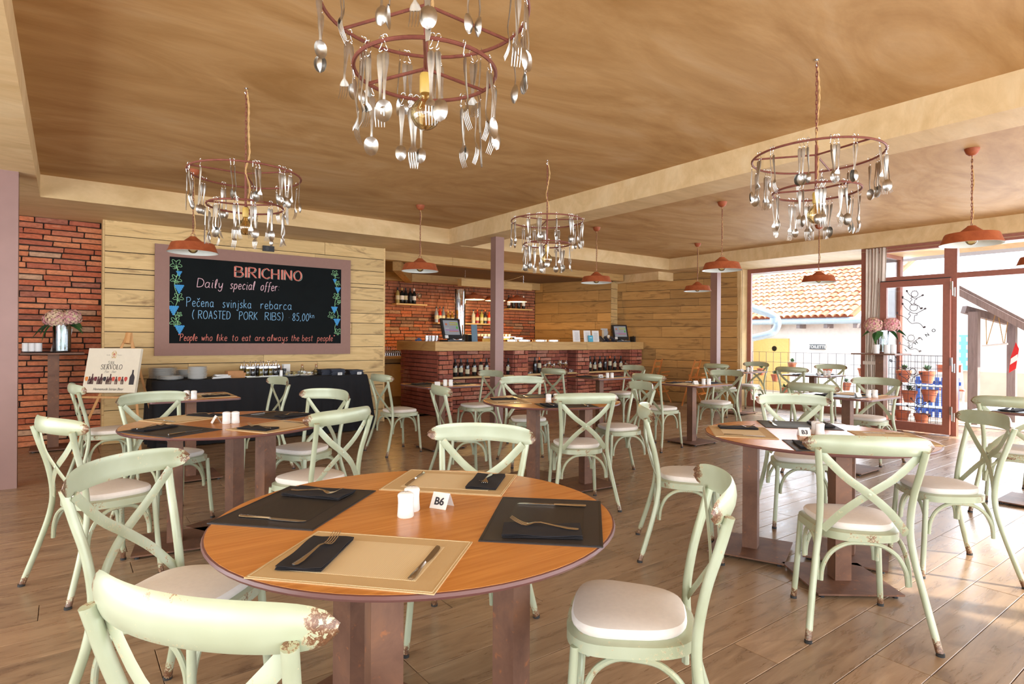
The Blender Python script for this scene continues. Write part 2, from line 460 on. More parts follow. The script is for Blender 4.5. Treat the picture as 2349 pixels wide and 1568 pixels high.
# ---- bar recess
MBK = brick_meshes(M['brick_back'])
wbar = structure('wall_bar', MB().box((6.5, 11.05, 1.35), (5.4, .2, 2.7)), M['mortar'])
brick_face(wbar, (4.3, 10.955, .72), (1, 0, 0), 4.56, 1.74, M['brick_back'], pitch=.067, blen=.27, meshes=MBK, seed=9, var=.25)
structure('wall_bar_left', MB().box((3.95, 9.95, 1.35), (.1, 2.0, 2.7)), M['oak_old'])
def solid(name, mat, label, cat, dims, c, rz=0):
    m = MB().box((0, 0, 0), dims); o = m.build(name, M[mat], loc=c, rz=rz)
    if cat: tag(o, label, cat)
    else: o['kind'] = 'structure'
    return o
solid('trim_11', 'oak_slab', '', '', (4.6, .12, .16), (6.6, 10.86, 2.52))
solid('trim_12', 'oak_old', '', '', (2.2, .14, .17), (4.95, 9.95, 2.50), radians(58))
# beam over the bar front: three timber lengths
for i, (a, b) in enumerate(((3.98, 5.35), (5.355, 9.02), (9.025, 9.66))):
    o = MB().box((0, 0, 0), (b-a, .16, .135)).build('trim_13' if i == 0 else 'trim_13.%03d' % i, M['oak_slab'], loc=((a+b)/2, 8.96, 2.632), kind='structure')

# ---- skewed right board wall (in front) and its thicker part behind the bar
wr_dir = Vector((-.3208, .9471, 0))                       # from the window corner towards the bar
P0 = Vector((10.66, 6.675, 0)); P1 = P0 + wr_dir*2.66
wr = structure('wall_right', MB().box((0, 0, 0), (2.7, .1, 2.7)), M['mortar'])
wr.location = (P0+P1)/2 + Vector((.9471, .3208, 0))*.09 + Vector((0, 0, 1.35)); wr.rotation_euler = (0, 0, atan2(-wr_dir.y, -wr_dir.x))
def child_world(o, parent):
    pass
def boards_on(parent_name, A, B, z0, z1, mat, **kw):
    """boards between floor points A (left) and B (right) as seen from inside"""
    par = structure(parent_name, MB().prism([(A.x, A.y), (B.x, B.y), (B.x+.1, B.y+.04), (A.x+.1, A.y+.04)], z0, z1), M['mortar'])
    u = (B-A); board_face(par, A, u, u.length, z0, z1, M[mat], **kw); return par
D.objects.remove(wr)
boards_on('wall_right', P1, P0, 0, 2.70, 'oak_old', seed=21, hmin=.13, hmax=.25, lens=(1.0, 1.7), thick=.03)
Q0 = P1 + Vector((-.9471, -.3208, 0))*.33; Q1 = Vector((8.86, 10.93, 0))
boards_on('wall_right_bar', Q1, Q0, 0, 2.62, 'oak_old', seed=33, hmin=.15, hmax=.30, lens=(1.0, 1.7), thick=.03)
e = boards_on('wall_right_end', Q0, P1, 0, 2.56, 'oak', seed=34, hmin=.10, hmax=.2, lens=(2, 3), thick=.02)
structure('trim_14', MB().box((10.78, 6.73, 1.35), (.30, .10, 2.7)), M['beam'])
# ---- unseen walls, reduced to open frames so the added fill lights enter
LW = MB().box((-3.5, 7.8, 1.35), (.2, 3.2, 2.7)).box((-3.5, 2.2, .1), (.2, 9, .2)).box((-3.5, 2.2, 2.62), (.2, 9, .16))
for y in (-2.4, -.3, 1.9, 4.1): LW.box((-3.5, y, 1.35), (.1, .1, 2.7))
structure('wall_left', LW, M['frame'])
FW = MB().box((3.3, -2.5, .1), (13.6, .2, .2)); FW.box((3.3, -2.5, 2.62), (13.6, .2, .16))
for x in (-3.4, -1.2, 1.0, 3.2, 5.4, 7.4, 9.6): FW.box((x, -2.5, 1.35), (.1, .12, 2.7))
structure('wall_front', FW, M['frame'])
structure('sun_block_front', MB().box((.6, -5.2, 2.85), (10.4, 5.2, .1)), M['beam'])  # unseen slab added to keep the sun out of the open front
structure('light_block_left', MB().box((-5.2, 1.5, 2.85), (3.2, 13, .1)), M['beam'])  # unseen slab added outside the left opening to block light

# ---- steel columns
for i, (x, y, sx, sy, lab) in enumerate(((-.455, 6.594, .24, .12, 'wide mauve brown steel column at the left edge before the brick wall'), (4.70, 6.66, .14, .12, 'mauve brown steel post in front of the bar'), (9.75, 6.62, .12, .14, 'mauve brown steel post before the far board wall by the window'))):
    x0 = x if i else -.575
    o = MB().box((0, 0, 1.35), (sx, sy, 2.7))
    bm_ = o.build('trim_%d' % (15+i), M['column'], loc=(x0+sx/2, y+sy/2, 0), kind='structure')

# ---- glazing
def window(name, A, B, z0=0.0, z1=2.70, fr=.07, bars=(), mulls=(), dz=.06, glassy=True, bottom=.12):
    A, B = Vector(A), Vector(B); u = (B-A); l = u.length; ang = atan2(u.y, u.x)
    m = MB()
    for x in (fr/2, l-fr/2): m.box((x, 0, (z0+z1)/2), (fr, dz, z1-z0))
    m.box((l/2, 0, z1-fr/2), (l, dz*1.02, fr)); m.box((l/2, 0, z0+bottom/2), (l, dz*1.02, bottom))
    for zb in bars: m.box((l/2, 0, zb), (l, dz*.98, fr))
    for xb in mulls: m.box((xb, 0, (z0+z1)/2), (fr*1.2, dz*1.04, z1-z0))
    root = m.build(name, M['frame'], loc=A, rz=ang, kind='structure')
    if glassy: MB().box((l/2, 0, (z0+z1)/2), (l-fr, .008, z1-z0-.04)).build('pane', M['pane'], root)
    return root
window('window_1', (10.88, 6.68, 0), (11.13, 4.03, 0), fr=.075)
window('window_2', (9.86, 4.06, 0), (11.10, 4.06, 0), fr=.06)
# entrance front in the plane x = 9.8
m = MB()
def fb(y0, y1, z0, z1, x=9.80, d=.08): m.box((x, (y0+y1)/2, (z0+z1)/2), (d, y1-y0, z1-z0))
fb(-2.4, 4.1, 2.615, 2.70); fb(-2.4, 4.1, 2.17, 2.245); fb(3.86, 4.10, 0, 2.7, d=.075); fb(2.87, 3.02, 2.2, 2.65, d=.09); fb(2.87, 2.945, 0, 2.2, d=.09)
fb(.90, 1.02, 0, 2.65, d=.09); fb(-1.0, -.9, 0, 2.65, d=.09); fb(-2.4, .9, 0, .12, d=.07)
w3 = m.build('window_3', M['frame'], kind='structure')
for (a, b, z0, z1) in ((3.02, 3.86, 2.245, 2.615), (1.02, 2.87, 2.245, 2.615), (-.9, .9, 2.245, 2.615), (-.9, .9, .12, 2.17), (-2.4, -1.0, .12, 2.17)):
    MB().box((9.80, (a+b)/2, (z0+z1)/2), (.008, b-a, z1-z0)).build('pane', M['pane'], w3)
MB().box((9.757, .9, 2.655), (.006, 6.4, .008)).build('rail', M['chrome'], w3)
# door leaf
LX = 9.70
m = MB()
def lf(y0, y1, z0, z1, d=.05): m.box((LX, (y0+y1)/2, (z0+z1)/2), (d, y1-y0, z1-z0))
LY0, LY1 = 2.925, 3.80
lf(LY1-.085, LY1, .02, 2.17); lf(LY0, LY0+.085, .02, 2.17); lf(LY0+.085, LY1-.085, 2.085, 2.17, .049); lf(LY0+.085, LY1-.085, .02, .145, .049)
door = m.build('door_1', M['frame'], kind='structure')
MB().box((LX, (LY0+LY1)/2, 1.11), (.010, LY1-LY0-.17, 1.95)).build('pane', M['pane'], door)
MB().box((LX+.03, LY1+.006, 1.1), (.02, .012, 2.16)).box((LX, (LY0+LY1)/2, 2.178), (.04, LY1-LY0, .012)).build('seal', M['black'], door)
for z in (2.02, .98, .31):
    MB().box((LX-.03, LY0-.018, z+.045), (.02, .026, .11)).box((LX-.03, LY0-.046, z-.045), (.02, .026, .12)).tube([(LX-.045, LY0-.032, z-.09), (LX-.045, LY0-.032, z+.09)], .006).build('hinge', M['chrome'], door)
# ------------------------------------------------------------------ mint metal with chipped rust
def mint_mat():
    m, nt, b = nmat('chipped_mint_metal')
    tc = nt.nodes.new('ShaderNodeTexCoord'); geo = nt.nodes.new('ShaderNodeNewGeometry')
    att = N(nt, 'ShaderNodeAttribute', attribute_name='wear')
    v = mapping(nt, (1,1,1), rnd=15)
    big = noise(nt, v, 5, 3, .5); fine = noise(nt, v, 75, 6, .75, .4); mid = noise(nt, v, 17, 4, .6)
    c = ramp(nt, [(.3, srgb(162,168,138)), (.6, srgb(178,186,160)), (.8, srgb(190,198,176))], big.outputs[0]).outputs[0]
    # chips: wear attribute + noise above a threshold
    a = N(nt, 'ShaderNodeMath', operation='MULTIPLY_ADD'); L(nt, att.outputs['Fac'], a.inputs[0]); a.inputs[1].default_value = .36
    L(nt, fine.outputs[0], a.inputs[2])
    a2 = N(nt, 'ShaderNodeMath', operation='MULTIPLY_ADD'); L(nt, mid.outputs[0], a2.inputs[0]); a2.inputs[1].default_value = .55; L(nt, a.outputs[0], a2.inputs[2])
    f1 = ramp(nt, [(.0, (0,0,0)), (1, (1,1,1))], None)
    sub = N(nt, 'ShaderNodeMath', operation='SUBTRACT'); L(nt, a2.outputs[0], sub.inputs[0]); sub.inputs[1].default_value = .985
    mul = N(nt, 'ShaderNodeMath', operation='MULTIPLY', use_clamp=True); L(nt, sub.outputs[0], mul.inputs[0]); mul.inputs[1].default_value = 60
    chip = ramp(nt, [(.35, srgb(60,42,34)), (.55, srgb(120,82,56)), (.7, srgb(214,202,170))], fine.outputs[0]).outputs[0]
    sub2 = N(nt, 'ShaderNodeMath', operation='SUBTRACT'); L(nt, a2.outputs[0], sub2.inputs[0]); sub2.inputs[1].default_value = .955
    mul2 = N(nt, 'ShaderNodeMath', operation='MULTIPLY', use_clamp=True); L(nt, sub2.outputs[0], mul2.inputs[0]); mul2.inputs[1].default_value = 40
    c = mix(nt, mul2.outputs[0], c, srgb(206,200,160))
    c = mix(nt, mul.outputs[0], c, chip)
    L(nt, c, b.inputs['Base Color']); b.inputs['Roughness'].default_value = .34; b.inputs['Specular IOR Level'].default_value = .55; b.inputs['Metallic'].default_value = .12
    return m
M['mint'] = mint_mat()
M['cushion'] = plain('cream_cushion', srgb(224,216,208), .85, noise_amt=.03, nscale=60)
M['foot'] = plain('dark_foot', (.02,.02,.02), .5)
def wear(me, fn):
    a = me.attributes.new('wear', 'FLOAT', 'POINT')
    a.data.foreach_set('value', [fn(v.co) for v in me.vertices])
# ------------------------------------------------------------------ cross-back chair, facing +y
def seat_outline(k=1.0, off=0.0, n=40):
    P = []
    for i in range(n):
        a = 2*pi*i/n; x, y = cos(a), sin(a); e = .62
        x = sgn(x)*abs(x)**e; y = sgn(y)*abs(y)**e
        wd = .192 + .026*y
        P.append(((wd*x*k), (.19*y*k + .005 + off)))
    return P
def make_chair(label):
    t = thing('cross_back_chair', label, 'chair', group='mint cross-back chairs around the tables')
    def part(name, mb, mat, smooth=True, wf=None, p=t):
        me = mb.mesh(name, smooth); me.materials.append(mat)
        if wf: wear(me, wf)
        return link(name, me, p)
    # crest rail: curved plate with rounded ends, bulging backwards
    m = MB(); n = 28; hw = .262; vs = []; K = 12
    for i in range(n+1):
        s_ = -1+2*i/n; x = hw*s_; yb = -.205 - .085*(1-s_*s_)
        hh = .041*max(.02, (1-abs(s_)**7))**.5 + .0008; th = .0075*max(.1, (1-abs(s_)**8))
        z0 = .848 + .010*(1-s_*s_)
        for k in range(K):
            a = 2*pi*k/K; vs.append((x, yb + th*sin(a) - .006*cos(a)**2*0 + .007*(cos(a)**2), z0 + hh*cos(a)))
    fs = [(i*K+k, i*K+(k+1) % K, (i+1)*K+(k+1) % K, (i+1)*K+k) for i in range(n) for k in range(K)]
    fs += [tuple(range(K-1, -1, -1)), tuple(n*K+k for k in range(K))]
    m.add(vs, fs)
    part('crest_rail', m, M['mint'], wf=lambda c: max(0, (abs(c.x)-.205)/.05)*1.0 + (.34 if abs(c.x) < .07 and abs(c.z-.857) > .025 else 0))
    for s_ in (-1, 1):
        P = catmull([(s_*.253, -.282, .004), (s_*.222, -.222, .20), (s_*.196, -.182, .36), (s_*.182, -.174, .48), (s_*.184, -.195, .62), (s_*.198, -.228, .74), (s_*.210, -.252, .835)], 4)
        part('back_post', MB().tube(P, .0145, 10), M['mint'], wf=lambda c: max(0, 1.25-c.z/.075) + (.5 if c.z > .825 else 0))
        part('foot_cap', MB().lathe([(.0165, 0), (.0165, .012), (.013, .014)], 10, (s_*.253, -.282, 0)), M['foot'])
        P = catmull([(s_*.199, .186, .004), (s_*.186, .172, .2), (s_*.174, .158, .43)], 4)
        part('leg', MB().tube(P, .0135, 10), M['mint'], wf=lambda c: max(0, 1.25-c.z/.075))
        part('foot_cap', MB().lathe([(.0155, 0), (.0155, .012), (.012, .014)], 10, (s_*.199, .186, 0)), M['foot'])
        # flat bars of the cross
        y2 = .004*s_
        P = catmull([(s_*.196, -.228, .815), (s_*.10, -.236+y2, .715), (0, -.232+y2, .640), (-s_*.09, -.212+y2, .560), (-s_*.168, -.178, .462)], 4)
        part('cross_bar', MB().tube(P, .0175, 6, flat=.16, upv=(0, 1, .15)), M['mint'], wf=lambda c: .25)
    part('rivet', MB().lathe([(.0001, .0), (.007, .001), (.007, .004), (.0001, .006)], 10).xf(Matrix.Translation((0, -.236, .640)) @ Matrix.Rotation(pi/2, 4, 'X')), M['mint'])
    # seat pan
    O = seat_outline(); I = seat_outline(.93); m = MB(); k = len(O)
    vs = [(x, y, .418) for x, y in O] + [(x, y, .452) for x, y in O] + [(x, y, .458) for x, y in I]
    fs = [tuple(range(k-1, -1, -1))] + [(i, (i+1) % k, k+(i+1) % k, k+i) for i in range(k)] + [(k+i, k+(i+1) % k, 2*k+(i+1) % k, 2*k+i) for i in range(k)] + [tuple(2*k+i for i in range(k))]
    part('seat_pan', m.add(vs, fs), M['mint'], wf=lambda c: .42 if c.z < .455 and (abs(c.x) < .08 or abs(abs(c.x)-.16) < .02) else .1)
    # cushion
    m = MB(); vs = []; lv = ((.86, .4585), (.895, .468), (.90, .478), (.87, .488), (.78, .4935), (.45, .498), (.001, .499))
    for s2, z in lv: vs += [(x, y, z) for x, y in seat_outline(s2, .006, 36)]
    k = 36
    fs = [(r*k+i, r*k+(i+1) % k, (r+1)*k+(i+1) % k, (r+1)*k+i) for r in range(len(lv)-1) for i in range(k)]
    part('cushion', m.add(vs, fs), M['cushion'])
    # bent arches under the seat, one per side
    FL, FR_, RL, RR_ = (-.182, .166), (.182, .166), (-.205, -.196), (.205, -.196)
    for A_, B_, ins in ((FL, FR_, (0, -.018)), (RL, RR_, (0, .022)), (FL, RL, (.02, 0)), (FR_, RR_, (-.02, 0))):
        a, b = Vector(A_), Vector(B_); i_ = Vector(ins); mid = (a+b)/2+i_
        q = lambda f, z: (a.lerp(b, f) + i_).to_3d() + Vector((0, 0, z))
        P = catmull([q(.075, .235), q(.095, .30), q(.18, .365), q(.33, .405), q(.5, .412), q(.67, .405), q(.82, .365), q(.905, .30), q(.925, .235)], 4)
        part('arch_brace', MB().tube(P, .0098, 8), M['mint'], wf=lambda c: .25)
    return freeze(t)
CH = [
 ('C1', .358, 1.235, 305.0, 'nearest mint chair, cut by the bottom edge of the photo'),
 ('C2', .320, 2.215, 222.8, 'mint chair at the left of the nearest round table, large crest with white chips'),
 ('C3', .175, 3.875, 292.5, 'mint chair at the far left beside the steel column'),
 ('C4', .304, 6.322, 276.7, 'mint chair right in front of the wooden easel, seen from the side'),
 ('C5', .592, 4.817, 203.6, 'mint chair behind the left end of the left round table, facing the camera'),
 ('C6', 1.500, 6.234, 96.2, 'mint chair before the middle of the black buffet cloth, at the little square table'),
 ('C7', 1.428, 4.505, 116.5, 'mint chair at the right of the left round table, before the black cloth'),
 ('C8', 1.180, 3.530, 23.6, 'mint chair between left and nearest round tables, back to the camera'),
 ('C9', 3.061, 6.268, 273.7, 'mint chair at the right end of the black buffet cloth, facing right'),
 ('C10', 2.828, 4.465, 256.8, 'mint chair seen narrow from the side, left of the middle round table'),
 ('C11', 4.100, 6.188, 93.8, 'mint chair partly hiding the brown post before the bar, facing left'),
 ('C12', 1.385, 2.167, 129.7, 'mint chair on the far side of the nearest round table, facing the camera'),
 ('C13', 3.849, 4.871, 156.3, 'mint chair on the far side of the middle round table, facing the camera'),
 ('C14', 5.639, 6.291, 274.6, 'mint chair before the middle bar niche with the wine glasses, facing right'),
 ('C15', 3.261, 3.472, 332.0, 'mint chair on the near side of the middle round table, whole crossed back in view'),
 ('C16', 4.199, 3.902, 68.5, 'mint chair at the right of the middle round table, facing left'),
 ('C17', 5.758, 4.705, 271.3, 'mint chair left of the square table before the high chairs'),
 ('C18', 6.909, 6.347, 87.4, 'mint chair below the right bar niche of wine bottles, facing left'),
 ('C19', 3.066, 2.294, 222.5, 'mint chair seen edge-on at the left of the round table numbered B3'),
 ('C20', 1.395, 1.238, 41.1, 'mint chair in the foreground right of the nearest round table, big cushion in full view'),
 ('C21', 2.944, 1.279, 311.4, 'mint chair on the near side of round table B3'),
 ('C22', 4.044, 1.261, 43.1, 'mint chair at the right of the round table numbered B3, facing left'),
 ('C23', 5.847, 1.332, 279.9, 'mint chair at the right edge before the open doorway, seen from behind'),
 ('C24', 4.199, 2.170, 129.9, 'mint chair on the far side of the round table numbered B3, facing the camera'),
 ('C25', 5.918, 2.827, 267.7, 'mint chair at the left of the square table nearest the glass door, seen from behind'),
 ('C26', 9.117, 4.743, 272.3, 'mint chair before the big window, left of its table, two flowerpots behind'),
 ('C27', 10.210, 4.826, 98.3, 'mint chair against the big window just left of the curtain'),
 ('C28', 10.054, 6.130, 90.5, 'mint chair in the window corner next to the board wall, facing left'),
 ('C29', 9.136, 6.072, 270.5, 'mint chair in front of the far steel post beside the board wall'),
 ('C30', 6.929, 4.694, 91.9, 'mint chair right of the square table before the high chairs'),
 ('C31', 6.917, 2.832, 90.8, 'mint chair in front of the glass door left of its figures, facing left'),
 ('C32', 6.98, 1.30, 92, 'mint chair only just showing at the right edge beyond the last square table'),
]
chair0 = make_chair(CH[0][4])
for i, (n_, x, y, a, lab) in enumerate(CH):
    c = chair0 if i == 0 else copy_tree(chair0, label=lab)
    c.location = (x, y, 0); c.rotation_euler = (0, 0, radians(a))

# ------------------------------------------------------------------ tables
def laminate():
    m, nt, b = nmat('orange_wood_laminate')
    v = mapping(nt, (1.2, 26, 26), rot=(0, 0, .62)); g = noise(nt, v, 2.2, 8, .6, .3)
    v2 = mapping(nt, (.8, 4, 4), rot=(0, 0, .62)); g2 = noise(nt, v2, 2, 3, .5)
    c = ramp(nt, [(.3, srgb(190,122,56)), (.7, srgb(216,150,78))], g.outputs[0]).outputs[0]
    c = mix(nt, 1, c, ramp(nt, [(.3, (.9,.9,.9)), (.7, (1.05,1.05,1.05))], g2.outputs[0]).outputs[0], 'MULTIPLY')
    L(nt, c, b.inputs['Base Color']); b.inputs['Roughness'].default_value = .27; b.inputs['Specular IOR Level'].default_value = .5
    return m
M['laminate'] = laminate()
M['edge'] = plain('dark_plum_edge', srgb(104,66,62), .4)
def pedestal(t, x, y, rz, h=.725, post=.085, plate=.43, k=None):
    p = MB().box((0, 0, h/2+.01), (post, post, h-.02)).build('post', M['rust'], t, loc=(x, y, 0), rz=rz)
    b = MB(); b.box((0, 0, .022), (plate, plate, .009)); b.build('base_plate', M['rust'], t, loc=(x, y, 0), rz=rz)
    g = MB()
    for sx in (-1, 1):
        for sy in (-1, 1): g.lathe([(.013, 0), (.013, .018)], 8, (sx*(plate/2-.03), sy*(plate/2-.03), 0))
    g.build('glide', M['black'], t, loc=(x, y, 0), rz=rz, kind='stuff')
TOPZ = .75
def round_table(label, cx, cy, posts):
    t = thing('round_table', label, 'table', (cx, cy, 0), group='round tables')
    MB().lathe([(.0001, TOPZ), (.605, TOPZ), (.605, TOPZ-.012), (.0001, TOPZ-.012)], 72, cap=False).build('tabletop', M['laminate'], t)
    MB().lathe([(.604, TOPZ-.0005), (.610, TOPZ-.002), (.613, TOPZ-.009), (.608, TOPZ-.016), (.58, TOPZ-.0175), (.0001, TOPZ-.0175)], 72, cap=False).build('edge_band', M['edge'], t, smooth=True)
    for x, y, r in posts: pedestal(t, x-cx, y-cy, radians(r), TOPZ-.018)
    return t
RT = {
 'B6': ((.895, 1.682), 'nearest round table, bare orange top, numbered B6', [(.68, 1.47, -12), (1.15, 1.53, 14), (.79, 1.97, 20)], -136, ('beige', 'black', 'beige', 'black')),
 'A': ((.845, 4.172), 'left round table in front of the small square table and the buffet', [(.55, 4.25, -10), (1.0, 3.90, 25), (.93, 4.42, 25)], -152, ('black', 'beige', 'black', 'beige')),
 'B3': ((3.501, 1.719), 'right round table with whitish sky reflection, numbered B3', [(3.40, 2.06, 22), (3.34, 1.505, -38), (3.78, 1.66, 20)], -140, ('black', 'beige', 'black', 'beige')),
 'E': ((3.477, 4.054), 'middle round table in front of the brown post and the bar', [(3.20, 3.96, 25), (3.70, 3.84, -5), (3.50, 4.34, 10)], -113, ('black', 'beige', 'black', 'beige')),
}
for k, (c, lab, posts, a0, cols) in RT.items(): round_table(lab, c[0], c[1], posts)
ST = {
 'D0': ((.92, 6.17), 'small square table before the left half of the black buffet cloth', ('black', 'beige')),
 'D1': ((3.58, 6.20), 'small square table before the left corner of the brick bar', ('black', 'beige')),
 'G': ((6.25, 6.20), 'small square table before the right half of the brick bar', ('black', 'beige')),
 'F': ((6.35, 4.67), 'small square table before the two wooden high chairs', ('beige', 'black')),
 'H': ((9.58, 6.06), 'small square table in the corner of board wall and window', ('black', 'black')),
 'I': ((9.62, 4.76), 'small square table before the middle of the big window', ('black', 'black')),
 'K': ((6.33, 2.78), 'small square table next to the curtain and glass door', ('black', 'beige')),
 'J': ((6.22, 1.27), 'small square table at the right edge before the open doorway', ('black', 'black')),
}
def square_table(label, cx, cy, s=.72):
    t = thing('square_table', label, 'table', (cx, cy, 0), group='small square tables')
    h = s/2; r = .035; P = []
    for qx, qy, a0 in ((1, 1, 0), (-1, 1, 90), (-1, -1, 180), (1, -1, 270)):
        for k in range(4):
            a = radians(a0 + 30*k); P.append((qx*(h-r)+r*cos(a), qy*(h-r)+r*sin(a)))
    MB().prism([(x*.994, y*.994) for x, y in P], TOPZ-.008, TOPZ).build('tabletop', M['laminate'], t)
    MB().prism(P, TOPZ-.018, TOPZ-.0015).build('edge_band', M['edge'], t)
    pedestal(t, 0, 0, 0, TOPZ-.018, .082, .46)
for k, (c, lab, cols) in ST.items(): square_table(lab, *c)
# ------------------------------------------------------------------ cutlery: handle end at the origin, tip towards +y, lying on z = 0
def strip(m, st, t=.0011, crown=.0006):
    """st: stations (y, half width, z)"""
    vs = []
    for y, hw, z in st: vs += [(-hw, y, z), (-hw*.5, y, z+t+crown), (hw*.5, y, z+t+crown), (hw, y, z), (hw*.5, y, z-t), (-hw*.5, y, z-t)]
    n = len(st); fs = [(i*6+k, i*6+(k+1) % 6, (i+1)*6+(k+1) % 6, (i+1)*6+k) for i in range(n-1) for k in range(6)]
    fs += [(5,4,3,2,1,0), tuple((n-1)*6+k for k in range(6))]
    return m.add(vs, fs)
def fork_mesh(name, mat, L_=.20, arch=1.0):
    m = MB(); a = arch
    strip(m, [(0, .004, .002), (.006, .0085, .002), (.03, .0085, .002), (.07, .005, .006*a), (.11, .0032, .011*a), (.128, .0038, .009*a), (.138, .010, .0055*a), (.146, .0125, .003*a), (.152, .0125, .002*a)], .0012)
    for k in range(4):
        x = -.0105+.007*k
        P = [(x, .150, .002*a), (x, .165, .0035*a), (x, .182, .010*a), (x*.97, L_, .020*a)]
        m.tube(P, [.0019, .0018, .0016, .0009], 6, flat=.6)
    me = m.mesh(name, True); me.materials.append(mat); return me
def spoon_mesh(name, mat, L_=.195, big=1.0):
    m = MB()
    strip(m, [(0, .004, 0), (.006, .008, 0), (.03, .008, .001), (.07, .0045, .004), (.11, .003, .007), (.132, .0036, .005)], .0012)
    vs = []; nu, nv = 8, 10; y0, y1 = .130, L_
    for i in range(nv+1):
        t = i/nv; y = y0+(y1-y0)*t; hw = .0205*big*sqrt(max(0.0, 1-(2*t-1.0)**2))*(1-.12*t)+.0005
        for j in range(nu+1):
            s = -1+2*j/nu; x = hw*s; dep = .010*(1-s*s)*sin(pi*min(1, max(0, t)))
            vs.append((x, y, .004-dep))
    fs = [(i*(nu+1)+j, i*(nu+1)+j+1, (i+1)*(nu+1)+j+1, (i+1)*(nu+1)+j) for i in range(nv) for j in range(nu)]
    m.add(vs, fs); me = m.mesh(name, True); me.materials.append(mat); return me
def knife_mesh(name, mat, L_=.225):
    m = MB()
    strip(m, [(0, .005, .003), (.005, .0085, .003), (.03, .009, .003), (.07, .006, .003), (.105, .0045, .003)], .0026)
    vs = []; st = [(.100, -.004, .004), (.112, -.0045, .009), (.14, -.0045, .0115), (.18, -.0045, .012), (.205, -.0045, .0105), (.220, -.0045, .005), (L_, -.0045, -.002)]
    for y, a, b in st: vs += [(a, y, .0035), (b, y, .0028), (b, y, .0022), (a, y, .0015)]
    n = len(st); fs = [(i*4+k, i*4+(k+1) % 4, (i+1)*4+(k+1) % 4, (i+1)*4+k) for i in range(n-1) for k in range(4)] + [(3,2,1,0), tuple((n-1)*4+k for k in range(4))]
    m.add(vs, fs); me = m.mesh(name, True); me.materials.append(mat); return me
ME_FORK = fork_mesh('fork', M['steel']); ME_KNIFE = knife_mesh('knife', M['steel'])
def weave(name, c, rib=420, rough=.8, c2=None):
    m, nt, b = nmat(name); v = mapping(nt)
    wv = N(nt, 'ShaderNodeTexWave', wave_type='BANDS', bands_direction='X'); wv.inputs['Scale'].default_value = rib/6.28; L(nt, v, wv.inputs[0])
    r = ramp(nt, [(.2, tuple(x*.86 for x in c)), (.8, c)], wv.outputs[0]); L(nt, r.outputs[0], b.inputs['Base Color'])
    b.inputs['Roughness'].default_value = rough; bump(nt, b, wv.outputs[0], .25, .001); return m
M['mat_beige'] = weave('beige_vinyl', srgb(206,178,132), 900); M['mat_beige_in'] = weave('beige_ribbed_vinyl', srgb(226,206,166), 420)
M['mat_black'] = weave('black_vinyl', srgb(50,46,46), 900, .5); M['mat_black_in'] = weave('black_ribbed_vinyl', srgb(42,40,40), 420, .45)
M['napkin'] = plain('black_napkin', srgb(30,28,34), .9)
def mat_meshes(col):
    a = MB(); hw, hd, z = .2265, .168, .003
    iw, idp = .165, .112
    a.box((0, 0, z/2), (hw*2, hd*2, z))
    st = MB()
    b = MB().box((0, 0, z+.0004), (iw*2, idp*2, .0008))
    c = MB()
    for s in (-1, 1):
        c.box((0, s*(hd-.006), z+.0005), (hw*2-.012, .0016, .001)); c.box((s*(hw-.006), 0, z+.0005), (.0016, hd*2-.012, .001))
    A_ = a.mesh('placemat'); A_.materials.append(M['mat_'+col]); B_ = b.mesh('ribbed_field'); B_.materials.append(M['mat_'+col+'_in'])
    C_ = c.mesh('stitching'); C_.materials.append(M['mat_'+col+'_in'])
    return A_, B_, C_
MM = {c: mat_meshes(c) for c in ('beige', 'black')}
def napkin_mesh():
    m = MB(); rr = random.Random(5)
    for k in range(3):
        nx, ny = 5, 9; vs = []; z = .0012+.0022*k; ox, oy = rr.uniform(-.003, .003), rr.uniform(-.004, .004)
        for s in (0, 1):
            for i in range(ny+1):
                for j in range(nx+1):
                    x = (j/nx-.5)*.112+ox; y = (i/ny-.5)*.222+oy
                    vs.append((x, y, z + .0016*s + .0009*k*(1+sin(x*60+y*38+k))))
        q = (nx+1)*(ny+1); fs = []
        for i in range(ny):
            for j in range(nx):
                a = i*(nx+1)+j; fs += [(a, a+nx+1, a+nx+2, a+1), (q+a, q+a+1, q+a+nx+2, q+a+nx+1)]
        for i in range(ny):
            for j in (0, nx):
                a = i*(nx+1)+j; fs.append((a, a+nx+1, q+a+nx+1, q+a) if j == nx else (a+nx+1, a, q+a, q+a+nx+1))
        for j in range(nx):
            for i in (0, ny):
                a = i*(nx+1)+j; fs.append((a, a+1, q+a+1, q+a) if i == 0 else (a+1, a, q+a, q+a+1))
        m.add(vs, fs)
    me = m.mesh('napkin', True); me.materials.append(M['napkin']); return me
ME_NAP = napkin_mesh()
shp = [(.0001, 0), (.024, 0), (.0262, .004), (.0245, .025), (.0235, .045), (.0245, .060), (.0255, .066), (.0235, .071), (.0165, .0755), (.0001, .078)]
ME_SH = MB().lathe(shp, 24, cap=False).mesh('salt_shaker', True); ME_SH.materials.append(M['white'])
ME_HOLES = MB(); [ME_HOLES.lathe([(.0012, .0765), (.0012, .0782)], 6, (.006*cos(a), .006*sin(a), 0)) for a in (0, 2.1, 4.2)]
ME_HOLES = ME_HOLES.mesh('holes'); ME_HOLES.materials.append(M['black'])
def text(name, s, size, mat, parent, loc, rot=(0,0,0), ext=.0004, align='CENTER', shear=0, off=0):
    cu = D.curves.new(name, 'FONT'); cu.body = s; cu.size = size; cu.extrude = ext; cu.align_x = align; cu.align_y = 'CENTER'; cu.shear = shear; cu.offset = off; cu.resolution_u = 3
    o = D.objects.new(name, cu); COL.objects.link(o)
    me = D.meshes.new_from_object(o.evaluated_get(bpy.context.evaluated_depsgraph_get())); D.objects.remove(o); D.curves.remove(cu)
    me.materials.append(mat); o = link(name, me, parent, loc); o.rotation_euler = rot; return o
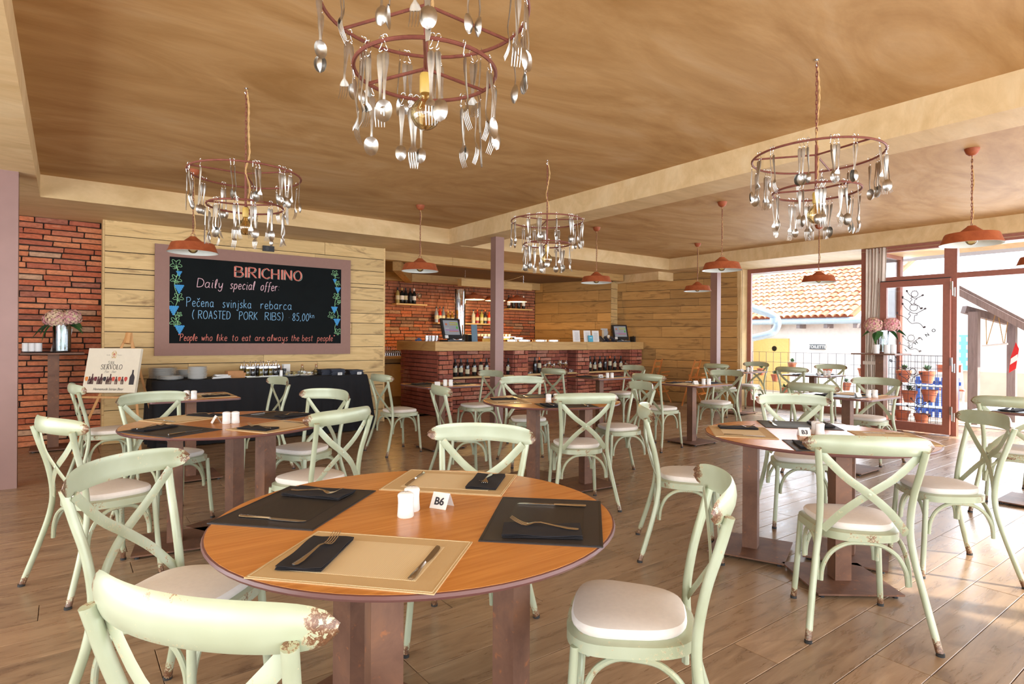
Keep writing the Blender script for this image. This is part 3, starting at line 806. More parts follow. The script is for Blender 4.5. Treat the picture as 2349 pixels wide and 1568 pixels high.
M['ink'] = plain('black_ink', (.02,.02,.03), .6)
ZT = TOPZ
def setting(cx, cy, ang, col, where, r=.405, jit=0, seed=0):
    """ang: direction from the table centre to the sitter (degrees); where: phrase naming the seat"""
    a = radians(ang); rr = random.Random(seed); rh = Vector((cos(a), sin(a), 0)); th = Vector((-sin(a), cos(a), 0)); rz = a + pi/2
    c = Vector((cx, cy, ZT)); pm_ = link('placemat', MM[col][0], None, c+rh*r, rz + rr.uniform(-.03, .03))
    tag(pm_, '%s placemat %s' % (col, where), 'placemat', 'placemats')
    link('ribbed_field', MM[col][1], pm_); link('stitching', MM[col][2], pm_)
    z = .0046
    o = link('napkin', ME_NAP, None, c+rh*(r+.005)-th*.135+Vector((0, 0, z)), rz+rr.uniform(-.12, .12)); tag(o, 'black napkin %s' % where, 'napkin', 'black napkins')
    f = link('fork', ME_FORK, None, c+rh*(r+.105)-th*(.135+rr.uniform(-.01, .01))+Vector((0, 0, z+.0095)), a+pi/2+rr.uniform(-.15, .15)); tag(f, 'steel fork %s' % where, 'fork', 'table forks')
    k = link('knife', ME_KNIFE, None, c+rh*(r+.115)+th*.15+Vector((0, 0, z-.001)), a+pi/2+rr.uniform(-.08, .08)); tag(k, 'steel knife %s' % where, 'knife', 'table knives')
TN = {'B6': 'the nearest round table', 'A': 'the left round table', 'B3': 'round table B3', 'E': 'the middle round table'}
SEAT = {'B6': ('near left side', 'near right side', 'far right side', 'far left side'), 'A': ('near left side', 'near right side', 'far right side', 'far left side'),
        'B3': ('near left side', 'near right side', 'far right side', 'far left side'), 'E': ('near side', 'right side', 'far side', 'left side')}
sd_ = 0
for k, (c, lab, posts, a0, cols) in RT.items():
    for i in range(4):
        sd_ += 1; setting(c[0], c[1], a0+90*i, cols[i], 'at the %s of %s' % (SEAT[k][i], TN[k]), seed=sd_)
SN = {'D0': 'the square table before the buffet', 'D1': 'the square table left of the post', 'G': 'the square table before the bar', 'F': 'the square table before the high chairs',
      'H': 'the square table in the window corner', 'I': 'the square table before the window', 'K': 'the square table by the curtain', 'J': 'the square table at the right edge'}
for k, (c, lab, cols) in ST.items():
    for i, (an, sid) in enumerate(((180, 'left side'), (0, 'right side'))):
        sd_ += 1; setting(c[0], c[1], an, cols[i], 'at the %s of %s' % (sid, SN[k]), r=.185, seed=sd_)
# shakers and number cards
def shaker(x, y, lab):
    o = link('salt_shaker', ME_SH, None, (x, y, ZT)); tag(o, lab, 'shaker', 'white salt and pepper shakers'); link('holes', ME_HOLES, o)
def card(x, y, rz, lab, num=None):
    m = MB(); w_, h_, d_ = .062, .047, .026
    for s in (-1, 1): m.add([(-w_/2, s*d_, 0), (w_/2, s*d_, 0), (w_/2, 0, h_), (-w_/2, 0, h_), (-w_/2, s*d_+.0006*s, 0), (w_/2, s*d_+.0006*s, 0), (w_/2, .0006*s, h_), (-w_/2, .0006*s, h_)], [(0,1,2,3),(7,6,5,4),(0,4,5,1),(1,5,6,2),(2,6,7,3),(3,7,4,0)])
    o = m.build('table_card', M['paper'], loc=(x, y, ZT+.0005), rz=rz); tag(o, lab, 'table card', 'folded table cards')
    if num: text('number', num, .034, M['ink'], o, (0, -.0160, .021), (atan2(h_, d_), 0, 0), off=.0008)
pairs = {'B6': [(.842, 1.668), (.888, 1.716)], 'A': [(.818, 4.122), (.868, 4.112)], 'B3': [(3.500, 1.69), (3.545, 1.735)], 'E': [(3.35, 3.94), (3.42, 3.92)]}
SHW = {'B6': 'on the nearest round table', 'A': 'on the left round table', 'B3': 'on round table B3', 'E': 'on the middle round table'}
for k, P in pairs.items():
    shaker(*P[0], 'left white shaker %s' % SHW[k]); shaker(*P[1], 'right white shaker %s' % SHW[k])
for k, (c, lab, cols) in ST.items():
    if k == 'J': continue
    q = RGT*.032; off = RGT*.0 + FWD*.0
    shaker(c[0]-q.x-.04, c[1]-q.y-.24, 'left white shaker on %s' % SN[k]); shaker(c[0]+q.x-.04, c[1]+q.y-.24, 'right white shaker on %s' % SN[k])
    if k != 'D0': card(c[0]-.13, c[1]-.15, TH-pi/2+.3, 'small folded white card on %s' % SN[k], 'A5' if k == 'G' else None)
card(.985, 1.693, radians(-62), 'folded white card printed B6 on the nearest round table', 'B6')
card(3.425, 1.745, radians(-46), 'folded white card printed B3 on the right round table', 'B3')
card(.77, 4.19, radians(-90), 'folded white card left of the shakers on the left round table')
# ------------------------------------------------------------------ chains, ropes, lamps
def chain_mesh(z0, z1, link_=.034, r=.0024, w_=.011):
    m = MB(); n = max(1, int((z1-z0)/(link_*.78))); st = (z1-z0)/n
    for i in range(n):
        z = z0+st*(i+.5); h = link_/2; P = []
        for a in range(10):
            t = 2*pi*a/10; px = w_/2*cos(t); pz = (h-w_/2)*sgn(sin(t))*(abs(sin(t))**.5)+w_/2*sin(t)
            P.append((px, 0, z+pz) if i % 2 == 0 else (0, px, z+pz))
        m.tube(P, r, 5, closed=True)
    return m
def rope_mesh(z0, z1, slack=.02, r=.0055, seed=0, ox=.012):
    m = MB(); rr = random.Random(seed); K = 7
    C_ = catmull([(ox+rr.uniform(-slack, slack) if 0 < i < K else .002, rr.uniform(-slack, slack)*.6 if 0 < i < K else 0, z0+(z1-z0)*i/K) for i in range(K+1)], 7)
    for ph in (0, pi):
        P = [Vector(p) + Vector((cos(i*.95+ph), sin(i*.95+ph), 0))*r*.55 for i, p in enumerate(C_)]
        m.tube(P, r*.72, 5)
    return m
M['rope'] = plain('jute_rope', srgb(196,158,104), .9, noise_amt=.15, nscale=200)
M['holder'] = plain('ochre_lamp_holder', srgb(202,168,84), .4)
M['filament'] = plain('filament', srgb(150,110,50), .4, .6)
F2, S2, K2 = fork_mesh('fork', M['steel_old'], .20, .7), spoon_mesh('spoon', M['steel_old']), knife_mesh('knife', M['steel_old'], .21)
S3 = spoon_mesh('spoon', M['steel_old'], .185, .8)
hk = MB().tube(catmull([(-.004, 0, .006), (.0, 0, .013), (.007, 0, .012), (.009, 0, .004), (.003, 0, -.006), (0, 0, -.016), (-.004, 0, -.026), (-.001, 0, -.031), (.004, 0, -.027)], 3), .0012, 5)
ME_HOOK = hk.mesh('hook', True); ME_HOOK.materials.append(M['chrome'])
BULB = [(.0001, -.052), (.020, -.048), (.036, -.036), (.046, -.016), (.0475, .002), (.043, .020), (.031, .036), (.020, .047), (.0155, .058), (.014, .068)]
def chandelier(label, cx, cy, z1, z2, r1, r2, seed, a0):
    rr = random.Random(seed); t = thing('cutlery_chandelier', label, 'chandelier', (cx, cy, 0), group='chandeliers hung with forks and spoons')
    for nm, z, r in (('upper_ring', z1, r1), ('lower_ring', z2, r2)):
        MB().tube([(r*cos(2*pi*i/56), r*sin(2*pi*i/56), z) for i in range(56)], .0062, 8, closed=True).build(nm, M['rust_rod'], t, smooth=True)
        for k in range(3):
            a = a0 + k*2*pi/3 + (.2 if z == z2 else 0)*0
            MB().tube([(.0, .0, z+.012), (r*cos(a), r*sin(a), z)], .0055, 8).build('spoke', M['rust_rod'], t, smooth=True)
    MB().tube([(0, 0, z1+.07), (0, 0, z2+.0)], .0075, 8).build('centre_rod', M['rust_rod'], t, smooth=True)
    chain_mesh(z1+.06, ZR-.02).build('chain', M['rust_rod'], t, smooth=True, kind='stuff')
    rope_mesh(z2+.02, ZR-.01, .016, seed=seed).build('rope', M['rope'], t, smooth=True)
    MB().tube(catmull([(0, 0, ZR), (0, 0, ZR-.02), (.01, 0, ZR-.03), (.0, 0, ZR-.042), (-.01, 0, ZR-.03)], 3), .003, 6).lathe([(.012, ZR-.004), (.012, ZR)], 10).build('ceiling_hook', M['chrome'], t)
    MB().lathe([(.0001, z2-.002), (.016, z2-.004), (.0195, z2-.012), (.0195, z2-.062), (.0165, z2-.068), (.0001, z2-.068)], 20, cap=False).build('lamp_holder', M['holder'], t, smooth=True)
    b = MB().lathe(BULB, 24, (0, 0, z2-.132), cap=False).build('bulb', M['amber'], t, smooth=True)
    MB().tube([(0, 0, z2-.07), (0, 0, z2-.125)], .004, 6).tube([(.012*cos(i*.9), .012*sin(i*.9), z2-.10-.004*(i % 5)) for i in range(16)], .0008, 4).build('filament', M['filament'], b)
    for z, r, n in ((z1, r1, 15), (z2, r2, 12)):
        for i in range(n):
            a = 2*pi*(i+rr.uniform(-.3, .3))/n
            for j in range(rr.choice((1, 2, 3, 3, 2))):
                aa = a + j*.055/r*.34; me = rr.choice((F2, S2, F2, S2, S3, K2 if rr.random() < .3 else F2))
                px, py = r*cos(aa), r*sin(aa); rz = aa + rr.choice((pi/2, -pi/2, .4)) + rr.uniform(-.5, .5)
                c = link(me.name.split('.')[0], me, t, (px*1.0, py*1.0, z-.034)); c.rotation_euler = (-pi/2 + rr.uniform(-.04, .04), rr.uniform(-.05, .05), rz); c.scale = (1.22, 1.04, 1.2)
                h = link('hook', ME_HOOK, c, (0, -.034, -.0)); h.rotation_euler = (pi/2, 0, 0)
    return t
chandelier('cutlery chandelier nearest the camera, its upper ring cut by the top photo edge', .92, 1.70, 2.36, 2.155, .33, .225, 1, .01)
chandelier('cutlery chandelier on the left, above the chalkboard side of the room', .93, 4.15, 2.355, 2.15, .34, .23, 2, -3.01)
chandelier('small far cutlery chandelier beside the brown post of the bar', 3.49, 4.14, 2.37, 2.16, .325, .21, 3, -1.0)
chandelier('cutlery chandelier on the right, over the round table numbered B3', 3.46, 1.70, 2.36, 2.16, .345, .23, 4, .24)

SH = [(.225, 0), (.226, .003), (.218, .010), (.192, .080), (.186, .088), (.100, .097), (.088, .104), (.034, .148), (.030, .155), (.0001, .157)]
def pendant(label, x, y, rim, ceil, s=1.0, lit=False, chainm='rust_rod', tilt=0):
    t = thing('pendant_lamp', label, 'lamp', (x, y, rim), group='rusty pendant lamps' if not lit else 'lit pendant lamps over the bar'); tp = ceil-rim
    sh = MB().lathe([(r*s, z*s) for r, z in SH], 40, cap=False).build('shade', M['rust_lamp'], t, smooth=True)
    MB().lathe([((r-.004)*s if r > .01 else .0001, (z-.004)*s) for r, z in SH][1:], 40, cap=False).lathe([(.2255*s, -.0005), (.2205*s, .0008)], 40, cap=False).build('white_lining', M['white_enamel'], sh, smooth=True)
    if not lit:
        MB().lathe([(.0001, tp), (.055, tp-.001), (.053, tp-.012), (.043, tp-.040), (.022, tp-.058), (.0001, tp-.060)], 24, cap=False).build('canopy', M['rust_lamp'], t, smooth=True)
        chain_mesh(.185*s, tp-.062).build('chain', M[chainm], t, smooth=True, kind='stuff')
        rope_mesh(.175*s, tp-.058, .012, .005, seed=int(x*7)).build('rope', M['rope'], t, smooth=True)
    else: MB().tube([(0, 0, .155*s), (0, 0, tp)], .004, 6).build('cord', M['black'], t)
    MB().tube([(.018*cos(a*pi/6), 0, .170*s+.018*sin(a*pi/6)) for a in range(12)], .0025, 6, closed=True).build('ring', M['rust_rod'], t, smooth=True)
    if lit:
        b = MB().ball((0, 0, .055), .045, 16, 10).build('bulb', M['lit'], t, smooth=True)
        l = D.lights.new('bulb_light', 'POINT'); l.energy = 26; l.color = (1, .62, .22); l.shadow_soft_size = .04
        o = D.objects.new('bulb_light', l); COL.objects.link(o); o.parent = t; o.location = (0, 0, -.01)
    else:
        b = MB().lathe(BULB, 20, (0, 0, .045), cap=False).build('bulb', M['amber'], t, smooth=True)
        MB().lathe([(.016, .10), (.016, .145)], 12).build('socket', M['holder'], t)
M['lit'] = plain('glowing_bulb', (1, .8, .4), .4, emit=(1, .66, .22), es=14)
PD = [((.98, 6.50), 'rusty pendant lamp before the top left corner of the chalkboard'), ((3.455, 6.50), 'rusty pendant lamp between the chalkboard and the brown post'),
      ((6.15, 6.18), 'rusty pendant lamp over the right half of the bar'), ((8.50, 6.15), 'small rusty pendant lamp left of the far steel post'),
      ((6.17, 4.127), 'rusty pendant lamp hiding the top of the far steel post'), ((8.466, 4.115), 'rusty pendant lamp hanging before the big window'),
      ((6.10, 1.694), 'largest rusty pendant lamp, above the glass door'), ((8.3, 1.68), 'rusty pendant lamp cut by the right edge of the photo')]
for (x, y), lab in PD: pendant(lab, x, y, 2.12, ZR)
for i, (x, lab) in enumerate(((6.27, 'lit pendant lamp over the bar behind the orange tube'), (6.77, 'lit pendant lamp half hidden by the brown post'), (7.31, 'lit pendant lamp in front of the small bottle shelf'))):
    pendant(lab, x, 9.6, 2.05, 2.29, .9, True)
hb = thing('hanging_beam', 'pale timber beam hung on two chains above the bar', 'beam', (6.79, 9.6, 2.36))
MB().box((0, 0, 0), (1.70, .14, .14)).build('timber', M['oak_slab'], hb)
for x in (-.72, .68): chain_mesh(.07, .25, .03, .0022).xf(Matrix.Translation((x, 0, 0))).build('chain', M['chrome'], hb, kind='stuff')
tag(MB().tube(catmull([(7.47, 9.62, 2.60), (7.44, 9.6, 2.58), (7.2, 9.6, 2.50), (7.0, 9.6, 2.46), (6.7, 9.6, 2.445)], 5), .004, 6).build('cable', M['rope']), 'pale cable sagging from the ceiling to the hanging beam', 'cable')
# ------------------------------------------------------------------ handwriting
G = {  # width, strokes; baseline 0, x-height .6, cap 1
'B': (.7, ['0,0 0,1', '0,1 .5,.95 .55,.75 .4,.55 0,.52', '0,.52 .55,.45 .65,.22 .45,.02 0,0']), 'I': (.18, ['.08,0 .08,1']), 'R': (.7, ['0,0 0,1', '0,1 .5,.95 .55,.75 .4,.55 0,.5', '.2,.5 .62,0']),
'C': (.72, ['.62,.82 .4,1 .12,.85 0,.5 .12,.15 .4,0 .64,.16']), 'H': (.7, ['0,0 0,1', '.6,0 .6,1', '0,.5 .6,.5']), 'N': (.72, ['0,0 0,1', '0,1 .6,0', '.6,0 .6,1']),
'O': (.8, ['.35,1 .08,.8 0,.45 .15,.08 .38,0 .62,.15 .7,.5 .6,.85 .35,1']), 'A': (.7, ['0,0 .3,1', '.3,1 .62,0', '.12,.36 .5,.36']), 'S': (.62, ['.52,.86 .3,1 .08,.85 .12,.6 .42,.45 .52,.2 .3,0 .04,.14']),
'T': (.66, ['.3,0 .3,1', '0,1 .62,1']), 'E': (.6, ['0,0 0,1', '0,1 .5,1', '0,.52 .42,.52', '0,0 .52,0']), 'D': (.7, ['0,0 0,1', '0,1 .4,.92 .6,.55 .45,.12 0,0']), 'P': (.6, ['0,-.04 0,1', '-.08,.95 .3,1 .5,.8 .35,.55 0,.45']),
'K': (.62, ['0,0 0,1', '.5,1 .02,.45', '.1,.5 .55,0']), 'V': (.66, ['0,1 .3,0', '.3,0 .6,1']), 'L': (.55, ['0,1 0,0', '0,0 .48,0']), 'M': (.8, ['0,0 .05,1', '.05,1 .35,.2', '.35,.2 .65,1', '.65,1 .7,0']),
'a': (.5, ['.38,.5 .2,.6 .02,.4 .04,.1 .2,0 .36,.16', '.4,.58 .38,.12 .48,0']), 'b': (.46, ['.04,1 0,.05', '0,.35 .2,.58 .4,.35 .32,.05 .05,.0']), 'c': (.42, ['.36,.5 .2,.6 .02,.35 .08,.05 .22,0 .38,.1']),
'č': (.42, ['.36,.5 .2,.6 .02,.35 .08,.05 .22,0 .38,.1', '.05,.92 .18,.74', '.18,.74 .36,.95']), 'e': (.44, ['.03,.3 .36,.34 .3,.55 .14,.58 .02,.35 .08,.06 .24,0 .4,.1']), 'f': (.36, ['.4,.95 .25,1 .14,.8 .12,.1 .05,-.2', '0,.5 .3,.52']),
'h': (.46, ['.02,1 0,0', '0,.4 .2,.6 .36,.4 .38,0']), 'i': (.18, ['.06,.58 .06,.05 .14,0', '.06,.78 .08,.82']), 'j': (.24, ['.14,.58 .12,-.2 0,-.3 -.1,-.2', '.14,.78 .16,.82']), 'k': (.44, ['.02,1 0,0', '.34,.58 .03,.26', '.1,.3 .4,0']),
'l': (.22, ['.04,0 .02,.7 .12,1 .16,.8 .06,.1 .16,0']), 'n': (.46, ['.02,.58 .02,0', '.02,.38 .2,.6 .34,.42 .36,0']), 'o': (.46, ['.2,.6 .02,.4 .06,.05 .22,0 .38,.15 .36,.5 .2,.6 .38,.56']), 'p': (.46, ['.02,.58 0,-.38', '.02,.4 .22,.6 .4,.35 .26,.02 .02,.08']),
'r': (.36, ['.02,.58 .03,0', '.03,.35 .16,.56 .32,.54']), 's': (.38, ['.32,.52 .18,.6 .05,.48 .16,.33 .3,.16 .16,0 0,.08']), 't': (.34, ['.14,.9 .12,.1 .24,0', '0,.62 .3,.62']), 'u': (.44, ['.02,.58 .04,.1 .16,0 .34,.15 .36,.58']), 'v': (.42, ['.02,.58 .18,0', '.18,0 .36,.6']),
'w': (.6, ['.02,.58 .12,.02', '.12,.02 .26,.5', '.26,.5 .38,.02', '.38,.02 .54,.58']), 'y': (.44, ['.02,.58 .06,.18 .2,.06 .36,.3', '.38,.58 .34,-.2 .16,-.36 .02,-.2']),
'8': (.5, ['.24,.5 .06,.7 .2,1 .4,.8 .24,.5 .02,.22 .2,0 .44,.2 .24,.5']), '5': (.46, ['.4,1 .08,1', '.08,1 .05,.6', '.05,.6 .3,.62 .4,.3 .2,0 .0,.08']), '0': (.5, ['.22,1 .02,.6 .06,.1 .22,0 .42,.3 .4,.8 .22,1']), ',': (.2, ['.08,.08 .02,-.12']),
'(': (.3, ['.2,1.08 .04,.7 .04,.25 .2,-.1']), ')': (.3, ['.04,1.08 .2,.7 .2,.25 .04,-.1']), '·': (.3, ['.1,.4 .16,.4']), ':': (.2, ['.06,.12 .08,.14', '.06,.5 .08,.52']), '"': (.26, ['.04,1 .02,.82', '.16,1 .14,.82']), '.': (.16, ['.05,.03 .07,.04'])}
STRAIGHT = set('IHNAETKVLMB')
def write(mb, s, x0, x1, z, cap, r, P, slant=0, depth=.35, seed=1, wob=.012):
    """strokes of s from x0 to x1 with baseline z; P maps (x, z) to a point on the sheet"""
    rr = random.Random(seed); w0 = sum((G[c][0] if c in G else .45)+.14 for c in s); k = (x1-x0)/w0; x = x0
    for c in s:
        if c in G:
            wd, sts = G[c]; dz = rr.uniform(-wob, wob)*cap
            for st in sts:
                pts = [tuple(map(float, q.split(','))) for q in st.split()]
                pts3 = [P(x+k*px+slant*cap*py, z+cap*py+dz) for px, py in pts]
                if len(pts3) > 2: pts3 = catmull(pts3, 4)
                mb.tube(pts3, r, 5, upv=P.n, flat=depth)
            x += k*(wd+.14)
        else: x += k*.59
    return mb
class Sheet:
    def __init__(s, o, ux, uz, n): s.o = Vector(o); s.ux = Vector(ux); s.uz = Vector(uz); s.n = Vector(n)
    def __call__(s, x, z): return s.o + s.ux*x + s.uz*z
# ------------------------------------------------------------------ chalkboard
M['chalk_frame'] = plain('mauve_frame', srgb(150,114,102), .7, noise_amt=.03)
M['chalk_black'] = plain('blackboard', srgb(20,24,25), .9, spec=.15, noise_amt=.12, nscale=5)
def chalk(n, c): return plain(n, c, .95, noise_amt=.25, nscale=150)
CK = {'coral': chalk('coral_chalk', srgb(226,134,118)), 'pink': chalk('pink_chalk', srgb(222,182,190)), 'blue': chalk('blue_chalk', srgb(136,186,222)), 'green': chalk('green_chalk', srgb(150,204,150)), 'grape': chalk('grape_blue_chalk', srgb(70,150,206)), 'aqua': chalk('aqua_chalk', srgb(170,214,204))}
cb = thing('chalkboard', 'big chalkboard in a wide mauve frame with the handwritten daily special', 'chalkboard', (0, 8.612, 0))
fm = MB(); x0, x1, z0, z1 = .875, 3.405, 1.06, 2.46; a0, a1, b0, b1 = 1.035, 3.260, 1.217, 2.312
for c_, d_ in (((( x0+a0)/2, 0, (z0+z1)/2), (a0-x0, .034, z1-z0)), (((x1+a1)/2, 0, (z0+z1)/2), (x1-a1, .034, z1-z0)), (((a0+a1)/2, 0, (z1+b1)/2), (a1-a0, .034, z1-b1)), (((a0+a1)/2, 0, (z0+b0)/2), (a1-a0, .034, b0-z0))): fm.box(c_, d_)
fm.build('frame', M['chalk_frame'], cb)
bd = MB().box(((a0+a1)/2, .004, (b0+b1)/2), (a1-a0, .030, b1-b0)).build('board', M['chalk_black'], cb)
YB = 8.5995
Pb = Sheet((0, -.0125, 0), (1, 0, 0), (0, 0, 1), (0, -1, 0))
def X(u, v): return atY(u, v, YB).x
def Z(u, v): return atY(u, v, YB).z
def line(words, zuv, cap, r, col, slant=0, seed=1, base=None):
    m = MB()
    for i, (s, ua, ub, v) in enumerate(words): write(m, s, X(ua, v), X(ub, v), Z(*zuv), cap, r, Pb, slant, seed=seed+i)
    m.build('handwriting', CK[col], bd, smooth=True)
m = MB(); zB = Z(537, 634)
for dx, dz in ((0, 0), (.012, .004), (.006, -.003)): write(m, 'BIRICHINO', X(538, 622)+dx, X(696, 632)+dx, zB+dz, .135, .0052, Pb, seed=3, wob=0)
m.build('handwriting', CK['coral'], bd, smooth=True)
m = MB(); write(m, 'BIRICHINO', X(538, 622)+.020, X(696, 632)+.020, zB-.006, .138, .0022, Pb, seed=3, wob=0); m.build('chalk_shadow', CK['aqua'], bd, smooth=True)
line([('D', 452, 472, 650), ('aily', 470, 514, 650), ('special', 528, 586, 650), ('offer:', 598, 643, 650)], (455, 658), .115, .0046, 'pink', .12, 7)
line([('Pečena', 428, 493, 690), ('svinjska', 511, 579, 690), ('rebarca', 598, 672, 690)], (430, 702), .115, .0038, 'blue', .02, 20)
line([('(', 441, 449, 720), ('ROASTED', 455, 531, 720), ('PORK', 549, 593, 720), ('RIBS)', 608, 652, 720), ('·', 662, 666, 720), ('85,00', 671, 711, 720)], (450, 730), .105, .0038, 'blue', .03, 31)
line([('kn', 711, 723, 727)], (712, 729), .07, .003, 'blue', 0, 37)
line([('"People', 408, 454, 775), ('who', 462, 489, 775), ('like', 497, 523, 775), ('to', 532, 548, 775), ('eat', 555, 577, 775), ('are', 585, 608, 775), ('always', 613, 662, 775), ('the', 668, 688, 775), ('best', 693, 719, 775), ('people"', 728, 769, 775)], (420, 781), .088, .0034, 'coral', .10, 41)
def vine(u0, side, leaves, grapes, vtop, vbot):
    g = MB(); pts = []
    for i in range(12):
        v = vtop+(vbot-vtop)*i/11; pts.append(Pb(X(u0+4*sin(i*1.4)*side, v), Z(u0, v)))
    g.tube(catmull(pts, 5), .0036, 5, upv=Pb.n, flat=.35)
    for u, v, s in leaves:
        cx_, cz_ = X(u, v), Z(u, v); L_ = []
        for k in range(31):
            a = -pi/2 + 2*pi*k/30; rad = s*(.052+.020*cos(5*(a+pi/2)))*(1 if k % 30 else .5); L_.append(Pb(cx_+rad*cos(a), cz_+rad*sin(a)))
        g.tube(L_, .0030, 5, upv=Pb.n, flat=.35)
        for a in (pi/2, pi/2+1.1, pi/2-1.1): g.tube([Pb(cx_, cz_-.04*s), Pb(cx_+.04*s*cos(a), cz_+.045*s*sin(a))], .002, 4, upv=Pb.n, flat=.35)
    for i, (u, v, s) in enumerate(grapes):
        cx_, cz_ = X(u, v), Z(u, v)
        g.tube(catmull([Pb(cx_, cz_+.06*s), Pb(cx_-.03*side, cz_+.09*s), Pb(cx_-.06*side, cz_+.075*s), Pb(cx_-.07*side, cz_+.095*s)], 4), .0022, 4, upv=Pb.n, flat=.35)
    g.build('chalk_vine', CK['green'], bd, smooth=True)
    for u, v, s in grapes:
        cx_, cz_ = X(u, v), Z(u, v); m = MB()
        for r_ in range(5):
            for q in range(5-r_):
                m.lathe([(.0001, .0018), (.0105*s, .0012), (.0115*s, 0)], 8, cap=False)
                k = 24; pc = Pb(cx_ + (q-(4-r_)/2)*.019*s, cz_ + .035*s - r_*.019*s)
                m.v[-k:] = [tuple(pc + Vector((vx, -vz, vy))) for vx, vy, vz in m.v[-k:]]
        m.build('chalk_grapes', CK['grape'], bd, smooth=True)
vine(404, 1, [(404, 606, 1.0), (404, 640, .95), (409, 682, .9), (402, 738, .95), (411, 721, .5)], [(411, 627, .7), (411, 662, 1.15), (398, 711, 1.25), (412, 755, 1.15)], 607, 757)
vine(772, -1, [(768, 627, .75), (774, 649, .55), (772, 680, .8), (761, 723, .85), (775, 761, .8), (778, 692, .45)], [(768, 644, .6), (775, 665, .9), (767, 710, 1.0), (773, 738, 1.05)], 628, 764)
so_ = atY(616, 570, 8.61)
sk = MB().box((0, 0, 0), (.15, .03, .075)).build('wall_socket', M['black'], loc=(so_.x, 8.615, so_.z)); tag(sk, 'black double wall socket just above the chalkboard frame', 'socket')
MB().lathe([(.024, 0), (.024, .006), (.019, .006), (.019, .001), (.0001, .001)], 16, cap=False).xf(Matrix.Translation((-.02, -.015, 0)) @ Matrix.Rotation(pi/2, 4, 'X')).build('outlet', plain('grey_outlet', (.05,.05,.055), .4), sk)

# ------------------------------------------------------------------ buffet under a black pleated cloth
M['cloth'] = plain('black_cloth', srgb(20,21,26), .9, noise_amt=.1, nscale=12)
BX0, BX1, BY0, BY1, BZ = .80, 3.42, 7.95, 8.56, .785
per = []; 
def seg(a, b, n):
    for i in range(n): per.append(Vector(a).lerp(Vector(b), i/n))
seg((BX0, BY1), (BX0, BY0+.08), 26); 
for k in range(6): per.append(Vector((BX0+.08-.08*cos(k*pi/12), BY0+.08-.08*sin(k*pi/12))))
seg((BX0+.08, BY0), (BX1-.08, BY0), 150)
for k in range(6): per.append(Vector((BX1-.08+.08*sin(k*pi/12), BY0+.08-.08*cos(k*pi/12))))
seg((BX1, BY0+.08), (BX1, BY1), 26); per.append(Vector((BX1, BY1)))
vs = []; rows = [(BZ, 0, 0), (BZ-.006, .006, 0), (BZ-.03, .010, .15), (.62, .014, .7), (.40, .020, 1), (.2, .028, 1.1), (.015, .036, 1.2)]
ctr = Vector(((BX0+BX1)/2, (BY0+BY1)/2)); rr = random.Random(8); ph = 0; phs = []
for i in range(len(per)): ph += rr.uniform(.35, .95); phs.append(ph)
for z, o_, amp in rows:
    for i, p in enumerate(per):
        j0, j1 = per[max(0, i-1)], per[min(len(per)-1, i+1)]; t_ = (j1-j0).normalized(); nn = Vector((t_.y, -t_.x))
        flare = .10*(1-z/BZ)*max(0, (p.x-(BX1-.35))/.35)
        q = p + nn*(o_ + amp*.013*(sin(phs[i]) + .5*sin(phs[i]*.37+z*2))) + Vector((flare, 0)); vs.append((q.x, q.y, z))
k = len(per); fs = [(r*k+i+1, r*k+i, (r+1)*k+i, (r+1)*k+i+1) for r in range(len(rows)-1) for i in range(k-1)]; fs.append(tuple(range(k)))
tag(MB().add(vs, fs).build('tablecloth', M['cloth'], smooth=True), 'long black pleated cloth over the buffet table below the chalkboard', 'tablecloth')
bg = MB().box((0, 0, .06), (.24, .18, .12)).box((.05, .0, .13), (.16, .14, .05), .4).build('bag', M['cloth'], loc=(.95, 7.62, 0), rz=.5); tag(bg, 'dark cloth bag lying on the floor at the left end of the buffet', 'bag')
def plate_mesh(r):
    me = MB().lathe([(.0001, .0), (r*.55, 0), (r*.62, .004), (r*.97, .013), (r, .0155), (r*.98, .0165), (r*.62, .0075), (r*.5, .0045), (.0001, .004)], 32, cap=False).mesh('plate', True); me.materials.append(M['white']); return me
for (u, v, r, n, lab) in ((374, 872, .155, 15, 'white plate in the wide tall stack at the left end of the buffet'), (391, 878, .140, 5, 'white plate in the low stack in front of the left plate stacks'),
                          (424, 869, .10, 11, 'white plate in the stack between the two tall plate stacks'), (453, 874, .108, 17, 'small white plate in the right tall stack on the buffet')):
    p = atZ(u, v-3, BZ); p.y = max(BY0+r*.95+.01, min(p.y, BY1-.1)); d_ = p.y; ray = atY(u, v, p.y); p.x = ray.x
    me = plate_mesh(r); rr2 = random.Random(int(u))
    for i in range(n):
        o = link('plate', me, None, (p.x+rr2.uniform(-.004, .004), p.y+rr2.uniform(-.004, .004), BZ+.001+.0087*i)); o.rotation_euler = (0, 0, rr2.uniform(0, 6)); tag(o, lab, 'plate', 'plates: ' + lab[12:].replace('plate in ', ''))
M['linen'] = plain('white_linen', (.74,.74,.73), .9)
def onbuf(u, y): p = atY(u, 870, y); return Vector((p.x, y, BZ))
p = onbuf(508, 8.10); rr = random.Random(4)
for i in range(4):
    m = MB(); m.box((0, 0, 0), (.21-.02*i, .13, .010), rz=rr.uniform(-.15, .15), ry=rr.uniform(-.05, .05))
    tag(m.build('folded_napkin', M['linen'], loc=(p.x+rr.uniform(-.01, .01), p.y, BZ+.010+.012*i)), 'white cloth napkin in the loose pile on the buffet', 'napkin', 'white napkins in the pile on the buffet')
p = onbuf(548, 8.12); tr = thing('serving_box', 'tan cardboard box with slot handles beside the white napkins', 'box', (p.x-.02, p.y+.03, BZ), .05)
M['kraft'] = plain('kraft_card', srgb(190,138,92), .8)
